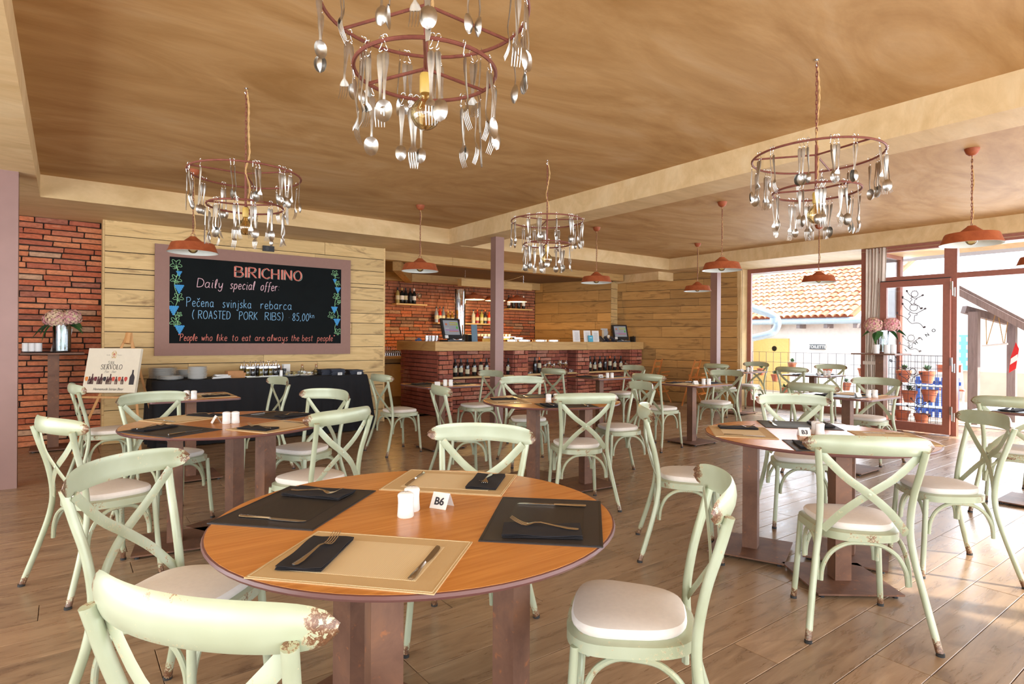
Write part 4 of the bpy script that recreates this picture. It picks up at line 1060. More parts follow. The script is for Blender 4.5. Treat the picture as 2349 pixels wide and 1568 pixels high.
for zz, ox in ((0, 0), (.022, -.03)):
    m = MB(); a, b, h = .085, .06, .065
    for s in (-1, 1):
        m.add([(-a, s*b, zz), (a, s*b, zz), (a+.012, s*(b+.01), h+zz), (-a-.012, s*(b+.01), h+zz), (-a, s*(b-.003), zz), (a, s*(b-.003), zz), (a+.012, s*(b+.007), h+zz), (-a-.012, s*(b+.007), h+zz)], [(0,1,2,3),(7,6,5,4),(0,4,5,1),(1,5,6,2),(2,6,7,3),(3,7,4,0)])
        m.add([(s*a, -b, zz), (s*a, b, zz), (s*(a+.012), b+.01, h+zz), (s*(a+.012), -b-.01, h+zz), (s*(a-.003), -b, zz), (s*(a-.003), b, zz), (s*(a+.009), b+.01, h+zz), (s*(a+.009), -b-.01, h+zz)], [(0,1,2,3),(7,6,5,4),(0,4,5,1),(1,5,6,2),(2,6,7,3),(3,7,4,0)])
    m.box((0, 0, zz+.002), (2*a, 2*b, .004)); m.build('box_wall', M['kraft'], tr, loc=(ox, ox*.3, 0))
MB().box((0, -.0665, .045), (.045, .004, .012)).build('handle_slot', M['mortar'], tr)
# cruet sets on a long tray
pa, pb = onbuf(562, 8.16), onbuf(642, 8.16)
tag(MB().box(((pa.x+pb.x)/2, 8.20, BZ+.006), (pb.x-pa.x, .26, .010)).build('tray', plain('pale_metal_tray', (.5,.5,.42), .4, .5)), 'long pale tray under the oil and vinegar sets', 'tray')
M['oil'] = plain('olive_oil', srgb(92,78,14), .12, coat=.5); M['vinegar'] = plain('dark_vinegar', srgb(18,12,12), .1, coat=.5)
def cruet(label):
    t = thing('cruet_set', label, 'cruet set', group='oil and vinegar sets on the buffet')
    for s, mt in ((-1, 'oil'), (1, 'vinegar')):
        b = MB().lathe([(.0001, .008), (.026, .008), (.027, .012), (.027, .105), (.020, .115), (.0001, .115)], 16, (s*.031, 0, 0), cap=False).build('bottle', M[mt], t, smooth=True)
        MB().lathe([(.0275, .100), (.0275, .128), (.020, .132), (.008, .135), (.006, .150), (.0001, .150)], 16, (s*.031, 0, 0), cap=False).build('cap', M['chrome'], b, smooth=True)
    MB().box((0, 0, .004), (.125, .062, .007)).build('stand', M['chrome'], t)
    MB().tube([(0, 0, .006), (0, 0, .165)] , .003, 6).tube(catmull([(0, 0, .165), (.011, 0, .180), (0, 0, .196), (-.011, 0, .180), (0, 0, .166)], 4), .0028, 6).build('handle', M['chrome'], t, smooth=True)
    return freeze(t)
cr0 = None
CR = [(560, 8.24, 'far left'), (574, 8.10, 'near left'), (586, 8.24, 'second far'), (598, 8.24, 'middle far'), (604, 8.10, 'near middle'), (616, 8.24, 'fourth far'), (626, 8.10, 'near right'), (633, 8.24, 'far right')]
for u, y, w_ in CR:
    lab = 'oil and vinegar set with steel loop handle, %s one on the tray' % w_
    c = cruet(lab) if cr0 is None else copy_tree(cr0, label=lab); cr0 = cr0 or c
    q = onbuf(u, y); c.location = (q.x, y, BZ+.012); c.rotation_euler = (0, 0, random.uniform(-.4, .6))
def simple(name, label, cat, mb, mat, loc, rz=0, smooth=True, group=None): o = mb.build(name, M[mat] if isinstance(mat, str) else mat, smooth=smooth, loc=loc, rz=rz); return tag(o, label, cat, group)
for u, cc, lab in ((634, (.5,.02,.02), 'red'), (638, (.05,.25,.06), 'green'), (641, (.5,.02,.02), 'second red')):
    q = onbuf(u+2, 8.30); o = simple('sauce_bottle', 'small hot sauce bottle with %s cap behind the cruet sets' % lab, 'bottle', MB().lathe([(.0001, 0), (.017, 0), (.017, .075), (.008, .095), (.008, .105)], 12), plain('hot_sauce', (.35,.03,.02), .2), (q.x, 8.30, BZ))
    MB().lathe([(.0095, .100), (.0095, .125)], 10).build('cap', plain('cap_colour', cc, .4), o)
q = onbuf(645, 8.08); simple('salt_jar', 'white salt jar in front of the sauce bottles', 'jar', MB().lathe([(.0001, 0), (.024, 0), (.022, .06), (.019, .085), (.0001, .088)], 16, cap=False), 'white', (q.x, 8.08, BZ))
q = onbuf(652, 8.16); simple('pepper_mill', 'black topped pepper jar beside the white salt jar', 'jar', MB().lathe([(.0001, 0), (.022, 0), (.022, .07), (.026, .072), (.026, .10), (.0001, .103)], 16, cap=False), 'black', (q.x, 8.16, BZ))
q = onbuf(657, 8.26); m = MB()
for i in range(7): m.box((0, -.02+.007*i, .075), (.085+.004*i, .003, .15), rx=.06*(3-i)*.4)
simple('napkin_holder', 'upright white paper napkins in a holder on the buffet', 'napkin holder', m, 'paper', (q.x, 8.26, BZ+.005), smooth=False)
M['butter'] = plain('butter_portions', srgb(232,214,150), .6)
for u, y, lab in ((668, 8.06, 'left'), (700, 8.06, 'right')):
    q = onbuf(u, y); t = thing('butter_dish', 'white plate of clear boxes with butter portions, %s of the two' % lab, 'dish', (q.x, y, BZ+.001))
    me = plate_mesh(.12); link('plate', me, t)
    for sx in (-1, 1):
        b = MB().box((sx*.045, -.02, .045), (.085, .075, .05)).build('clear_box', M['clear'], t)
        for i in range(6): MB().box((sx*.045+random.uniform(-.025, .025), -.02+random.uniform(-.02, .02), .026+.006*i), (.026, .020, .007), random.uniform(0, 3)).build('butter_portion', M['butter'], b)
for u, lab in ((693, 'left glass oil flask with cork on the buffet, behind the butter'), (725, 'right glass oil flask with cork, beside the dark placemat stacks')):
    q = onbuf(u, 8.28); t = thing('oil_flask', lab, 'bottle', (q.x, 8.28, BZ+.002))
    MB().lathe([(.0001, 0), (.046, 0), (.050, .006), (.042, .045), (.016, .085), (.014, .12), (.018, .125)], 20, cap=False).build('flask', M['clear'], t, smooth=True)
    MB().lathe([(.0001, .003), (.044, .004), (.044, .02), (.036, .045), (.0001, .046)], 20, cap=False).build('oil', M['oil'], t, smooth=True)
    MB().lathe([(.013, .10), (.015, .145)], 12).build('cork', M['kraft'], t, smooth=True)
for u, n, zz, lab in ((748, 12, 0, 'left stack'), (768, 13, 1, 'middle stack, with a white label'), (812, 10, 1, 'right stack, with a white label')):
    q = onbuf(u, 8.20 if not zz else 8.14); rr = random.Random(u)
    for i in range(n):
        o = simple('folded_placemat', 'dark grey placemat on the buffet, %s' % lab, 'placemat', MB().box((0, 0, 0), (.19, .25, .0045)), plain('slate_placemat', srgb(52,58,74), .6) if i == 0 and u == 748 else D.materials['slate_placemat'], (q.x+rr.uniform(-.012, .012), q.y+rr.uniform(-.01, .01), BZ+.004+.0062*i), rr.uniform(-.12, .12), False, 'dark placemats on the buffet, ' + lab)
    if zz:
        o = simple('stack_label', 'small white label leaning on the dark placemats, %s' % lab.split()[0], 'label', MB().box((0, 0, .018), (.062, .003, .036), rx=.15), 'paper', (q.x+.02, q.y-.145, BZ), 0, False)
        MB().box((0, -.0042, .022), (.04, .0005, .003), rx=.15).box((0, -.0036, .014), (.04, .0005, .003), rx=.15).build('print', M['ink'], o)

# ------------------------------------------------------------------ easel with the beer board
M['beech'] = wood('beech', srgb(216,164,104), srgb(198,140,80), srgb(160,104,56), 1, 2, .2, .5, var=.05)
ea = thing('easel', 'light wooden tripod easel before the board wall corner', 'easel')
bc = FWD*6.60 + RGT*(6.60*(254-1174.5)/F_PX); FN = -FWD
def eb(d, r_, z): return Vector((bc.x, bc.y, 0)) + FWD*d + RGT*r_ + Vector((0, 0, z))
for A_, B_ in ((eb(-.02, -.40, 0), eb(.16, .08, 1.32)), (eb(.06, .30, 0), eb(.17, .12, 1.32)), (eb(.62, .18, 0), eb(.20, .10, 1.28))):
    MB().tube([A_, B_], .017, 4).build('leg', M['beech'], ea)
MB().tube([eb(.04, -.34, .62), eb(.04, .34, .62)], .016, 4).build('ledge', M['beech'], ea)
MB().tube([eb(.13, .10, 1.22), eb(.16, .10, 1.34)], .036, 8).build('clamp', M['beech'], ea)
cv = thing('beer_sign', 'white canvas sign for homemade Istrian beer standing on the easel', 'sign')
W2, H2 = .292, .50; b0_ = eb(-.02, 0, .675); tl = radians(13.5); uz = (Vector((0, 0, cos(tl))) + FWD*sin(tl)); nn = (-FWD*cos(tl) + Vector((0, 0, sin(tl))))
Pc = Sheet(b0_ + nn*.0205, RGT, uz, nn)
m = MB(); cs = [b0_+RGT*(a*W2)+uz*(b*H2)+nn*(c_*.019) for a in (-1, 1) for b in (0, 1) for c_ in (-1, 1)]
m.add(cs, [(0,1,3,2),(4,6,7,5),(0,4,5,1),(2,3,7,6),(0,2,6,4),(1,5,7,3)])
M['canvas'] = plain('canvas', srgb(238,228,206), .8, noise_amt=.02)
cvm = m.build('canvas', M['canvas'], cv)
def sheet_text(s, size, x, z, mat, bold=0, shear=0, par=None):
    cu = D.curves.new('t', 'FONT'); cu.body = s; cu.size = size; cu.align_x = 'CENTER'; cu.align_y = 'CENTER'; cu.shear = shear; cu.offset = bold; cu.extrude = .0003; cu.resolution_u = 3
    o = D.objects.new('lettering', cu); COL.objects.link(o)
    dg = bpy.context.evaluated_depsgraph_get(); me = D.meshes.new_from_object(o.evaluated_get(dg)); D.objects.remove(o); D.curves.remove(cu)
    me.name = 'lettering'; me.materials.append(mat)
    return me
def put_text(s, size, P, x, z, mat, parent, bold=0, shear=0, stretch=1.0, lift=.0008):
    me = sheet_text(s, size, 0, 0, mat, bold, shear)
    for v in me.vertices: v.co = P(x+v.co.x*stretch, z+v.co.y) + P.n*(v.co.z+lift)
    me.update(); return link('lettering', me, parent)
def serif(m, s, x0, cap, z, P, k=1.0, bold=1.0):
    """capital letters with thick and thin strokes and serifs"""
    SF = {'S': (.60, [('c', '.50,.80 .44,.97 .26,1 .08,.88 .10,.66 .30,.52 .48,.36 .50,.14 .30,0 .10,.04 .04,.22', .055)]), 'A': (.76, [('l', '.06,0 .34,1', .03), ('l', '.36,1 .68,0', .075), ('l', '.17,.34 .54,.34', .03), ('l', '-.03,0 .17,0', .03), ('l', '.54,0 .80,0', .03)]),
          'N': (.80, [('l', '.12,0 .12,1', .03), ('l', '.12,1 .66,0', .075), ('l', '.66,0 .66,1', .03), ('l', '0,0 .24,0', .03), ('l', '0,1 .16,1', .03), ('l', '.54,1 .78,1', .03)]), 'E': (.66, [('l', '.14,0 .14,1', .075), ('l', '.02,0 .56,0', .035), ('l', '.02,1 .54,1', .035), ('l', '.14,.52 .42,.52', .03), ('l', '.56,0 .58,.2', .03), ('l', '.54,1 .54,.82', .03)]),
          'R': (.74, [('l', '.14,0 .14,1', .075), ('c', '.02,1 .40,.99 .54,.76 .40,.52 .14,.50', .05), ('l', '.30,.50 .66,0', .07), ('l', '.02,0 .28,0', .03), ('l', '.58,0 .76,0', .03)]), 'V': (.74, [('l', '.06,1 .36,0', .075), ('l', '.36,0 .64,1', .03), ('l', '-.04,1 .18,1', .03), ('l', '.52,1 .76,1', .03)]),
          'O': (.80, [('c', '.38,1 .12,.86 .04,.5 .12,.14 .38,0 .64,.14 .72,.5 .64,.86 .38,1', .06)]), 'L': (.62, [('l', '.14,0 .14,1', .075), ('l', '.02,0 .56,0', .035), ('l', '.02,1 .28,1', .03), ('l', '.56,0 .58,.22', .03)])}
    x = x0
    for c in s:
        wd, sts = SF[c]
        for ty, st, th in sts:
            pts = [P(x+k*cap*float(q.split(',')[0]), z+cap*float(q.split(',')[1])) for q in st.split()]
            if ty == 'c': pts = catmull(pts, 4)
            m.tube(pts, th*cap*bold, 4, upv=P.n, flat=.12)
        x += k*cap*(wd+.06)
    return x
M['print_dark'] = plain('dark_print', srgb(40,34,36), .7)
m = MB(); serif(m, 'SAN', -.052, .036, .318, Pc, .85, .9); serif(m, 'SERVOLO', -.124, .052, .262, Pc, .86, 1.1); m.build('lettering', M['print_dark'], cvm)
GP = plain('grey_print', srgb(110,104,100), .7)
m = MB(); write(m, 'Pivo · B', -.075, .02, .222, .028, .0008, Pc, .3, wob=0); write(m, 'eer', .02, .055, .222, .028, .0008, Pc, .3, wob=0); m.build('lettering', GP, cvm)
put_text('Homemade Istrian Beer', .040, Pc, -.005, .038, plain('dark_grey_print', srgb(78,74,72), .7), cvm, 0, .3, .86)
m = MB(); write(m, 'Bujska', -.085, -.045, .418, .014, .0004, Pc, .3, wob=0); write(m, 'Pivovara', .035, .085, .418, .014, .0004, Pc, .3, wob=0); m.build('lettering', GP, cvm)
m = MB(); gold = plain('gold_print', srgb(206,160,62), .5)
for s in (-1, 1):
    for q in ('0,.045 .014,.040 .018,.020 .006,.012 .016,0 .022,-.020 .010,-.034 .0,-.028', '0,.020 .022,.026 .024,.006 .008,.0', '0,-.01 .012,-.03 .024,-.036'): m.tube(catmull([Pc(s*float(a.split(',')[0]), .425+float(a.split(',')[1])) for a in q.split()], 4), .0026, 4, upv=Pc.n, flat=.15)
m.build('emblem', gold, cvm); MB().tube([Pc(0, .405), Pc(0, .445)], .0035, 4, upv=Pc.n, flat=.2).tube([Pc(-.010, .428), Pc(.010, .428)], .0035, 4, upv=Pc.n, flat=.2).build('emblem_cross', plain('red_print', srgb(196,40,60), .6), cvm)
def flat_shape(prof, x, z, s, mat, name):
    L_ = [(r, h) for r, h in prof]; pts = [Pc(x+r*s, z+h*s) for r, h in L_] + [Pc(x-r*s, z+h*s) for r, h in reversed(L_)]
    n = len(pts); mm = MB(); mm.add(pts + [p + nn*.0006 for p in pts], [tuple(range(n, 2*n))] + [(i, (i+1) % n, n+(i+1) % n, n+i) for i in range(n)]); return mm.build(name, mat, cvm)
BOT = [(.16, 0), (.17, .5), (.12, .62), (.055, .74), (.05, .96), (.065, 1)]; SM = [(.19, 0), (.20, .45), (.13, .62), (.08, .70), (.08, 1)]; GL = [(.10, 0), (.14, .05), (.26, .28), (.30, .50), (.24, .72), (.19, .80)]
brown = plain('brown_print', srgb(84,46,48), .6); lbl = plain('label_print', srgb(196,176,156), .7)
for i, (x, gc) in enumerate(((-.235, (232,140,60)), (-.135, (120,44,52)), (-.035, (52,40,44)), (.062, (206,84,66)), (.130, (212,92,64)), (.200, (204,72,60)))):
    gm = plain('drink_print', srgb(*gc), .5); flat_shape(GL, x-.028, .127, .062, gm, 'printed_glass'); flat_shape([(.012, 0), (.012, .5)], x-.028, .095, .066, lbl, 'printed_stem')
    if i < 5:
        flat_shape(SM, x+.005, .094, .085, brown, 'printed_bottle'); flat_shape([(.17, 0), (.17, .40)], x+.005, .100, .08, lbl, 'printed_label')
        if i < 3: flat_shape(BOT, x+.034, .094, .115, brown, 'printed_bottle'); flat_shape([(.14, 0), (.14, .32)], x+.034, .100, .11, lbl, 'printed_label')
    else: flat_shape(BOT, x+.040, .090, .165, plain('black_print', srgb(46,36,40), .5), 'printed_bottle')

# ------------------------------------------------------------------ tall pedestals with flowers
def petal_mat(n, a, b_): 
    m, nt, b = nmat(n); v = mapping(nt); nz = noise(nt, v, 30, 3); r = ramp(nt, [(.35, a), (.65, b_)], nz.outputs[0]); L(nt, r.outputs[0], b.inputs['Base Color']); b.inputs['Roughness'].default_value = .7; return m
M['petal_pink'] = petal_mat('pink_petals', srgb(222,138,160), srgb(214,186,160)); M['petal_cream'] = petal_mat('cream_green_petals', srgb(222,206,160), srgb(206,150,150)); M['petal_mauve'] = petal_mat('mauve_petals', srgb(204,124,150), srgb(208,192,150))
M['leaf'] = plain('leaf_green', srgb(42,92,46), .5, noise_amt=.25, nscale=30); M['stem'] = plain('stem_green', srgb(120,160,60), .5); M['candle'] = plain('candle_wax', (.82,.82,.82), .5, noise_amt=.01)
def flower_head(r, seed, n=110):
    rr = random.Random(seed); m = MB()
    for i in range(n):
        ph = rr.uniform(0, 2*pi); cz = 1-2*(i+.5)/n*.86; sr = sqrt(max(0, 1-cz*cz)); nv = Vector((sr*cos(2.4*i), sr*sin(2.4*i), cz)); c = nv*r*rr.uniform(.86, 1.04); u = nv.orthogonal().normalized(); w_ = nv.cross(u)
        for k in range(4):
            a = ph+k*pi/2; d1 = u*cos(a)+w_*sin(a); d2 = u*cos(a+.75)+w_*sin(a+.75); d3 = u*cos(a-.75)+w_*sin(a-.75); s = r*.20
            m.add([c, c+d3*s*.75+nv*s*.2, c+d1*s*1.15+nv*s*rr.uniform(-.1, .35), c+d2*s*.75+nv*s*.25], [(0,1,2,3)])
    m.ball((0, 0, 0), r*.8, 12, 8); return m
def leaf_mb(l, w_, bend):
    m = MB(); n = 8; vs = []
    for i in range(n+1):
        t = i/n; hw = w_*sin(pi*min(.999, t**.8))*.5+.001; z = -bend*t*t*l
        for s in (-1, 0, 1): vs.append((l*t, s*hw, z+abs(s)*hw*.35))
    return m.add(vs, [(i*3+j, (i+1)*3+j, (i+1)*3+j+1, i*3+j+1) for i in range(n) for j in (0, 1)])
def vase(label, x, y, z, heads, leaves, scale=1.0):
    t = thing('flower_vase', label, 'vase', (x, y, z), 0, 'vases of hydrangeas on tall pedestals'); h, r = .285*scale, .062*scale
    MB().lathe([(.0001, .004), (r*.95, .004), (r, .010), (r, h)], 28, cap=False).lathe([(r*.95, h), (r*.95, .018), (.0001, .016)], 28, cap=False).build('glass', M['clear'], t, smooth=True)
    MB().lathe([(.0001, .02), (r*.93, .02), (r*.93, h*.62), (.0001, h*.62)], 24, cap=False).build('water', M['clear'], t, smooth=True)
    rr = random.Random(int(x*10))
    for i in range(7):
        a = rr.uniform(0, 6.28); MB().tube(catmull([(-.045*cos(a), -.045*sin(a), .03), (.0, .0, h*.5), (.04*cos(a), .04*sin(a), h*1.02)], 5), .0035, 6).build('stem', M['stem'], t, smooth=True)
    for i, (dr, df, dz, rad, mt) in enumerate(heads):
        p = RGT*dr + FWD*df + Vector((0, 0, dz)); flower_head(rad, i+3).build('flower_head', M[mt], t, loc=p)
    for dr, df, dz, a, l, bend in leaves:
        p = RGT*dr+FWD*df+Vector((0, 0, dz)); o = leaf_mb(l, l*.52, bend).build('leaf', M['leaf'], t, smooth=True, loc=p); o.rotation_euler = (rr.uniform(-.4, .4), rr.uniform(-.3, .2), a)
AR = atan2(RGT.y, RGT.x)
HD = [(-.14, .02, .375, .085, 'petal_pink'), (-.02, -.05, .385, .108, 'petal_cream'), (.12, .0, .395, .095, 'petal_mauve')]
LV = [(-.10, .0, .33, AR+pi, .16, .9), (-.06, -.04, .31, AR-2.2, .15, 1.2), (.10, -.02, .33, AR-.3, .19, .5), (.07, .0, .32, AR, .16, .7), (-.05, .03, .45, AR+1.9, .13, -.5), (.03, .03, .44, AR+1.2, .12, -.4), (-.12, -.03, .30, AR+3.6, .13, 1.4)]
def pedestal_table(label, x, y, h, s=.57, base=(0, 0)):
    t = thing('pedestal_table', label, 'table', (x, y, 0)); MB().box((0, 0, h-.009), (s, s, .018)).build('tabletop', M['rust'], t)
    MB().box((0, 0, h/2), (.105, .105, h-.03)).build('post', M['rust'], t); MB().box((0, 0, .020), (.42, .42, .014)).build('base_plate', M['rust'], t)
    MB().lathe([(.02, 0), (.02, .014)], 8, (.17, .17, 0)).lathe([(.02, 0), (.02, .014)], 8, (-.17, -.17, 0)).lathe([(.02, 0), (.02, .014)], 8, (.17, -.17, 0)).lathe([(.02, 0), (.02, .014)], 8, (-.17, .17, 0)).build('glide', M['black'], t, kind='stuff')
px, py, pz = -.12, 8.66, 1.112
pedestal_table('tall rusty pedestal before the brick wall, carrying candles and flowers', px, py, pz)
q = Vector((px, py, pz)) - RGT*.08
tag(MB().lathe([(.0001, 0), (.20, 0), (.215, .008), (.21, .010), (.0001, .004)], 32, cap=False).build('tray', M['black'], loc=q), 'round black tray on the tall pedestal at the brick wall', 'tray')
def candle(p, h, r, lab): 
    o = MB().lathe([(.0001, 0), (r, 0), (r, h), (r*.9, h+.002), (.0001, h-.004)], 20, cap=False).build('candle', M['candle'], smooth=True, loc=p); tag(o, lab, 'candle', 'white candles on the pedestals'); MB().tube([(0, 0, h-.004), (.001, 0, h+.010)], .001, 5).build('wick', M['black'], o)
for k, w_ in ((-.31, 'left'), (-.235, 'middle'), (-.165, 'right')): candle(Vector((px, py, pz+.011))+RGT*(k+.07)-FWD*.10, .095, .034, 'short white candle before the brick wall, %s one of three' % w_)
vase('glass vase of pink and cream hydrangeas before the brick wall', (Vector((px, py, 0))+RGT*.095).x, (Vector((px, py, 0))+RGT*.095).y, pz+.002, HD, LV, 1.4)
c = Vector((px, py, pz+.002)) - RGT*.02 + FWD*.10; cd = thing('opening_hours_card', 'slanted white card with opening hours behind the candles', 'card', c)
Ph = Sheet((0, 0, 0), RGT, (Vector((0, 0, cos(.25)))+FWD*sin(.25)), (-FWD)); m = MB(); cs = [Ph(-.10, 0), Ph(.11, 0), Ph(.11, .28), Ph(-.06, .28)]; m.add(cs+[p+FWD*.004 for p in cs], [(0,1,2,3),(7,6,5,4),(0,4,5,1),(1,5,6,2),(2,6,7,3),(3,7,4,0)]); cdm = m.build('card', M['paper'], cd)
put_text('RADNO VRIJEME', .021, Ph, .035, .205, GP, cdm, .0006); put_text('WORKING HOURS', .021, Ph, .030, .145, GP, cdm, .0006); put_text('- 23:00', .028, Ph, .055, .060, M['print_dark'], cdm, .0006)
px, py, pz = 9.36, 3.66, 1.123
pedestal_table('tall rusty pedestal before the curtain and the glass door', px, py, pz)
for k, w_ in ((-.14, 'left'), (.01, 'middle'), (.10, 'right')): candle(Vector((px, py, pz))+RGT*(k)-FWD*.12, .125, .037, 'white candle before the glass door, %s one of three' % w_)
HD2 = [(-.13, .02, .40, .115, 'petal_mauve'), (.10, -.03, .405, .11, 'petal_pink'), (.19, .04, .41, .07, 'petal_cream')]
vase('glass vase of pink hydrangeas in front of the curtain and glass door', (Vector((px, py, 0))+RGT*.03).x, (Vector((px, py, 0))+RGT*.03).y, pz+.002, HD2, LV, 1.15)
# ------------------------------------------------------------------ brick bar with niches
BBR = brick_meshes(M['brick_bar'])
bar = thing('bar_counter', 'long brick bar with wine niches and a thick timber worktop edge', 'bar counter', (0, 0, 0))
PILX = [(4.93, 5.21), (6.50, 6.82), (8.06, 8.38), (9.62, 9.95)]
core = MB().box((7.44, 8.99, .55), (4.96, .14, 1.09)).box((5.10, 9.35, .55), (.18, 1.30, 1.09))
for a, b in PILX: core.box(((a+b)/2, 8.78, .55), (b-a-.03, .30, 1.09))
core.build('core', M['mortar'], bar)
used = 0
for i, (a, b) in enumerate(PILX):
    used = brick_face(bar, (a, 8.62, 0), (1, 0, 0), b-a, 1.09, M['brick_bar'], pitch=.078, blen=.30, seed=50+i, meshes=BBR, used=used, var=.1, depth=.08)
for i, ((_, a), (b, _)) in enumerate(zip(PILX[:-1], PILX[1:])):
    used = brick_face(bar, (a, 8.90, 0), (1, 0, 0), b-a, 1.09, M['brick_bar'], pitch=.075, blen=.27, seed=60+i, meshes=BBR, used=used)
for i, (a, b) in enumerate(PILX[1:]):   # flanks of the pilasters facing left
    brick_face(bar, (a, 8.90, 0), (0, -1, 0), .28, 1.09, M['brick_bar'], pitch=.078, blen=.28, seed=70+i, meshes=BBR, used=300, limit=0, depth=.05)
brick_face(bar, (4.95, 10.0, 0), (0, -1, 0), 1.36, 1.09, M['brick_bar'], pitch=.075, blen=.27, seed=80, meshes=BBR, used=used, limit=300)
bt = thing('bar_worktop', 'thick pale timber worktop of the brick bar', 'worktop')
for a, b in ((4.86, 6.9), (6.904, 8.3), (8.304, 9.62), (9.624, 9.99)): MB().box(((a+b)/2, 8.62, 1.168), (b-a, .05, .155)).build('edge_board', M['oak_slab'], bt)
MB().box((0, 0, 0), (1.38, .05, .155)).build('edge_board', M['oak_slab'], bt, loc=(4.885, 9.335, 1.168), rz=pi/2)
MB().box((7.42, 8.90, 1.225), (5.1, .52, .04)).box((5.12, 9.5, 1.225), (.44, 1.05, .04)).build('top_board', M['oak_slab'], bt)
TZ = 1.246
for i, (a, b, z, lab) in enumerate(((5.19, 6.62, .645, 'left'), (6.78, 8.14, .650, 'middle'), (8.34, 9.56, .652, 'right'))):
    s = MB().box(((a+b)/2, 8.76, z-.014), (b-a, .27, .028)).build('niche_shelf', M['shelf']); tag(s, 'pale timber shelf in the %s niche of the brick bar' % lab, 'shelf')
    MB().tube([(a+.03, 8.655, z+.20), (b-.03, 8.655, z+.205)], .003, 6).build('bottle_rail', M['rust_rod'], s)
M['bottle'] = plain('dark_bottle_glass', (.010,.014,.016), .08, coat=.6, noise_amt=.02); M['label'] = plain('cream_label', srgb(206,198,168), .7, noise_amt=.05); M['cap_black'] = plain('black_capsule', (.015,.015,.02), .4); M['cap_orange'] = plain('orange_capsule', srgb(222,102,30), .5)
def wine(x, y, z, lab, cat='wine bottle', group='wine bottles in the bar niches', s=1.0, cap='cap_black', body='bottle', label='label', lz=(.07, .15), cork=False):
    t = thing('wine_bottle', lab, 'bottle', (x, y, z), random.uniform(-.3, .3), group)
    MB().lathe([(r*s, h*s) for r, h in ((.0001, .001), (.036, .001), (.0385, .006), (.0385, .185), (.034, .205), (.018, .235), (.0145, .25), (.0140, .298), (.0001, .298))], 20, cap=False).build('glass', M[body], t, smooth=True)
    MB().lathe([(r*s, h*s) for r, h in ((.0150, .245), (.0155, .300), (.0001, .302))], 14, cap=False).build('capsule', M[cap], t, smooth=True)
    MB().lathe([(.0390*s, lz[0]*s), (.0390*s, lz[1]*s)], 20).build('label', M[label], t, smooth=True)
    return t
NB = [(1044, 'a'), (1057, ''), (1072, 'low'), (1088, ''), (1103, 'orange'), (1116, ''), (1133, 'hid'), (1166, '')]
desc = {0: 'first', 1: 'second', 2: 'third', 3: 'fourth', 4: 'fifth', 5: 'sixth', 6: 'seventh', 7: 'eighth'}
for i, (u, k) in enumerate(NB):
    if k == 'hid': continue
    p = atY(u, 856, 8.76); lab = 'wine bottle right of the brown post in the left bar niche' if u > 1140 else ('orange-capped wine bottle in the left bar niche' if k == 'orange' else 'dark wine bottle, %s from the left in the left bar niche' % desc[i])
    wine(p.x, 8.76, .646, lab, cap='cap_orange' if k == 'orange' else 'cap_black', lz=(.04, .12) if k == 'low' else ((.10, .19) if k == 'orange' else (.07, .15)))
for u, k in ((1227, 'first'), (1237, 'orange')):
    p = atY(u, 850, 8.76); wine(p.x, 8.76, .651, 'orange-capped wine bottle in the middle bar niche' if k == 'orange' else 'dark wine bottle at the left of the middle bar niche', cap='cap_orange' if k == 'orange' else 'cap_black', lz=(.10, .19) if k == 'orange' else (.06, .13), label='label' if k == 'orange' else 'cap_black')
for i, (u, k) in enumerate(((1353, ''), (1364, 'low'), (1376, ''), (1388, 'dark'), (1399, 'orange'), (1410, ''), (1424, ''), (1437, ''))):
    p = atY(u, 846, 8.76); wine(p.x, 8.76, .653, 'orange-capped wine bottle in the right bar niche' if k == 'orange' else 'dark wine bottle, %s from the left in the right bar niche' % desc[i], cap='cap_orange' if k == 'orange' else 'cap_black', lz=(.04, .13) if k == 'low' else ((.10, .19) if k == 'orange' else (.07, .15)), label='cap_black' if k == 'dark' else 'label')
M['cork'] = plain('corks', srgb(196,152,100), .9, noise_amt=.2)
def wine_glass(x, y, z, lab, s=1.0, fill=True, gr='wine glasses of corks in the bar niche'):
    t = thing('wine_glass', lab, 'glass', (x, y, z), 0, gr)
    MB().lathe([(r*s, h*s) for r, h in ((.034, .001), (.030, .004), (.004, .010), (.0035, .085), (.012, .095), (.036, .125), (.042, .150), (.036, .190), (.0345, .205))], 20, cap=False).build('glass', M['clear'], t, smooth=True)
    if fill:
        m = MB(); rr = random.Random(int(x*100))
        for i in range(9): a = rr.uniform(0, 6.28); r = rr.uniform(.0, .018); c = Vector((r*cos(a), r*sin(a), (.118+.008*i)))*1; d = Vector((rr.uniform(-1, 1), rr.uniform(-1, 1), rr.uniform(-.5, .5))).normalized()*.018; m.tube([(c-d)*s, (c+d)*s], .010*s, 8)
        m.build('corks', M['cork'], t, smooth=True, kind='stuff')
for u, s, w_ in ((1250, .85, 'first'), (1259, 1.1, 'second'), (1270, .9, 'third'), (1285, 1.15, 'fourth'), (1297, 1.1, 'fifth')):
    p = atY(u, 850, 8.76); wine_glass(p.x, 8.76, .651, 'glass filled with corks in the middle bar niche, %s from the left' % w_, s)
for u, w_, zz in ((1216, 'left', .651), (1311, 'right', .651), (1467, 'x', 0)):
    if not zz: continue
    p = atY(u, 855, 8.72); t = thing('tealight_holder', 'square glass tealight holder at the %s end of the middle bar niche' % w_, 'candle holder', (p.x, 8.72, zz)); MB().box((0, 0, .03), (.065, .065, .058)).build('glass', M['clear'], t); MB().lathe([(.0001, .01), (.02, .01), (.02, .03), (.0001, .03)], 14, cap=False).build('tealight', M['candle'], t)

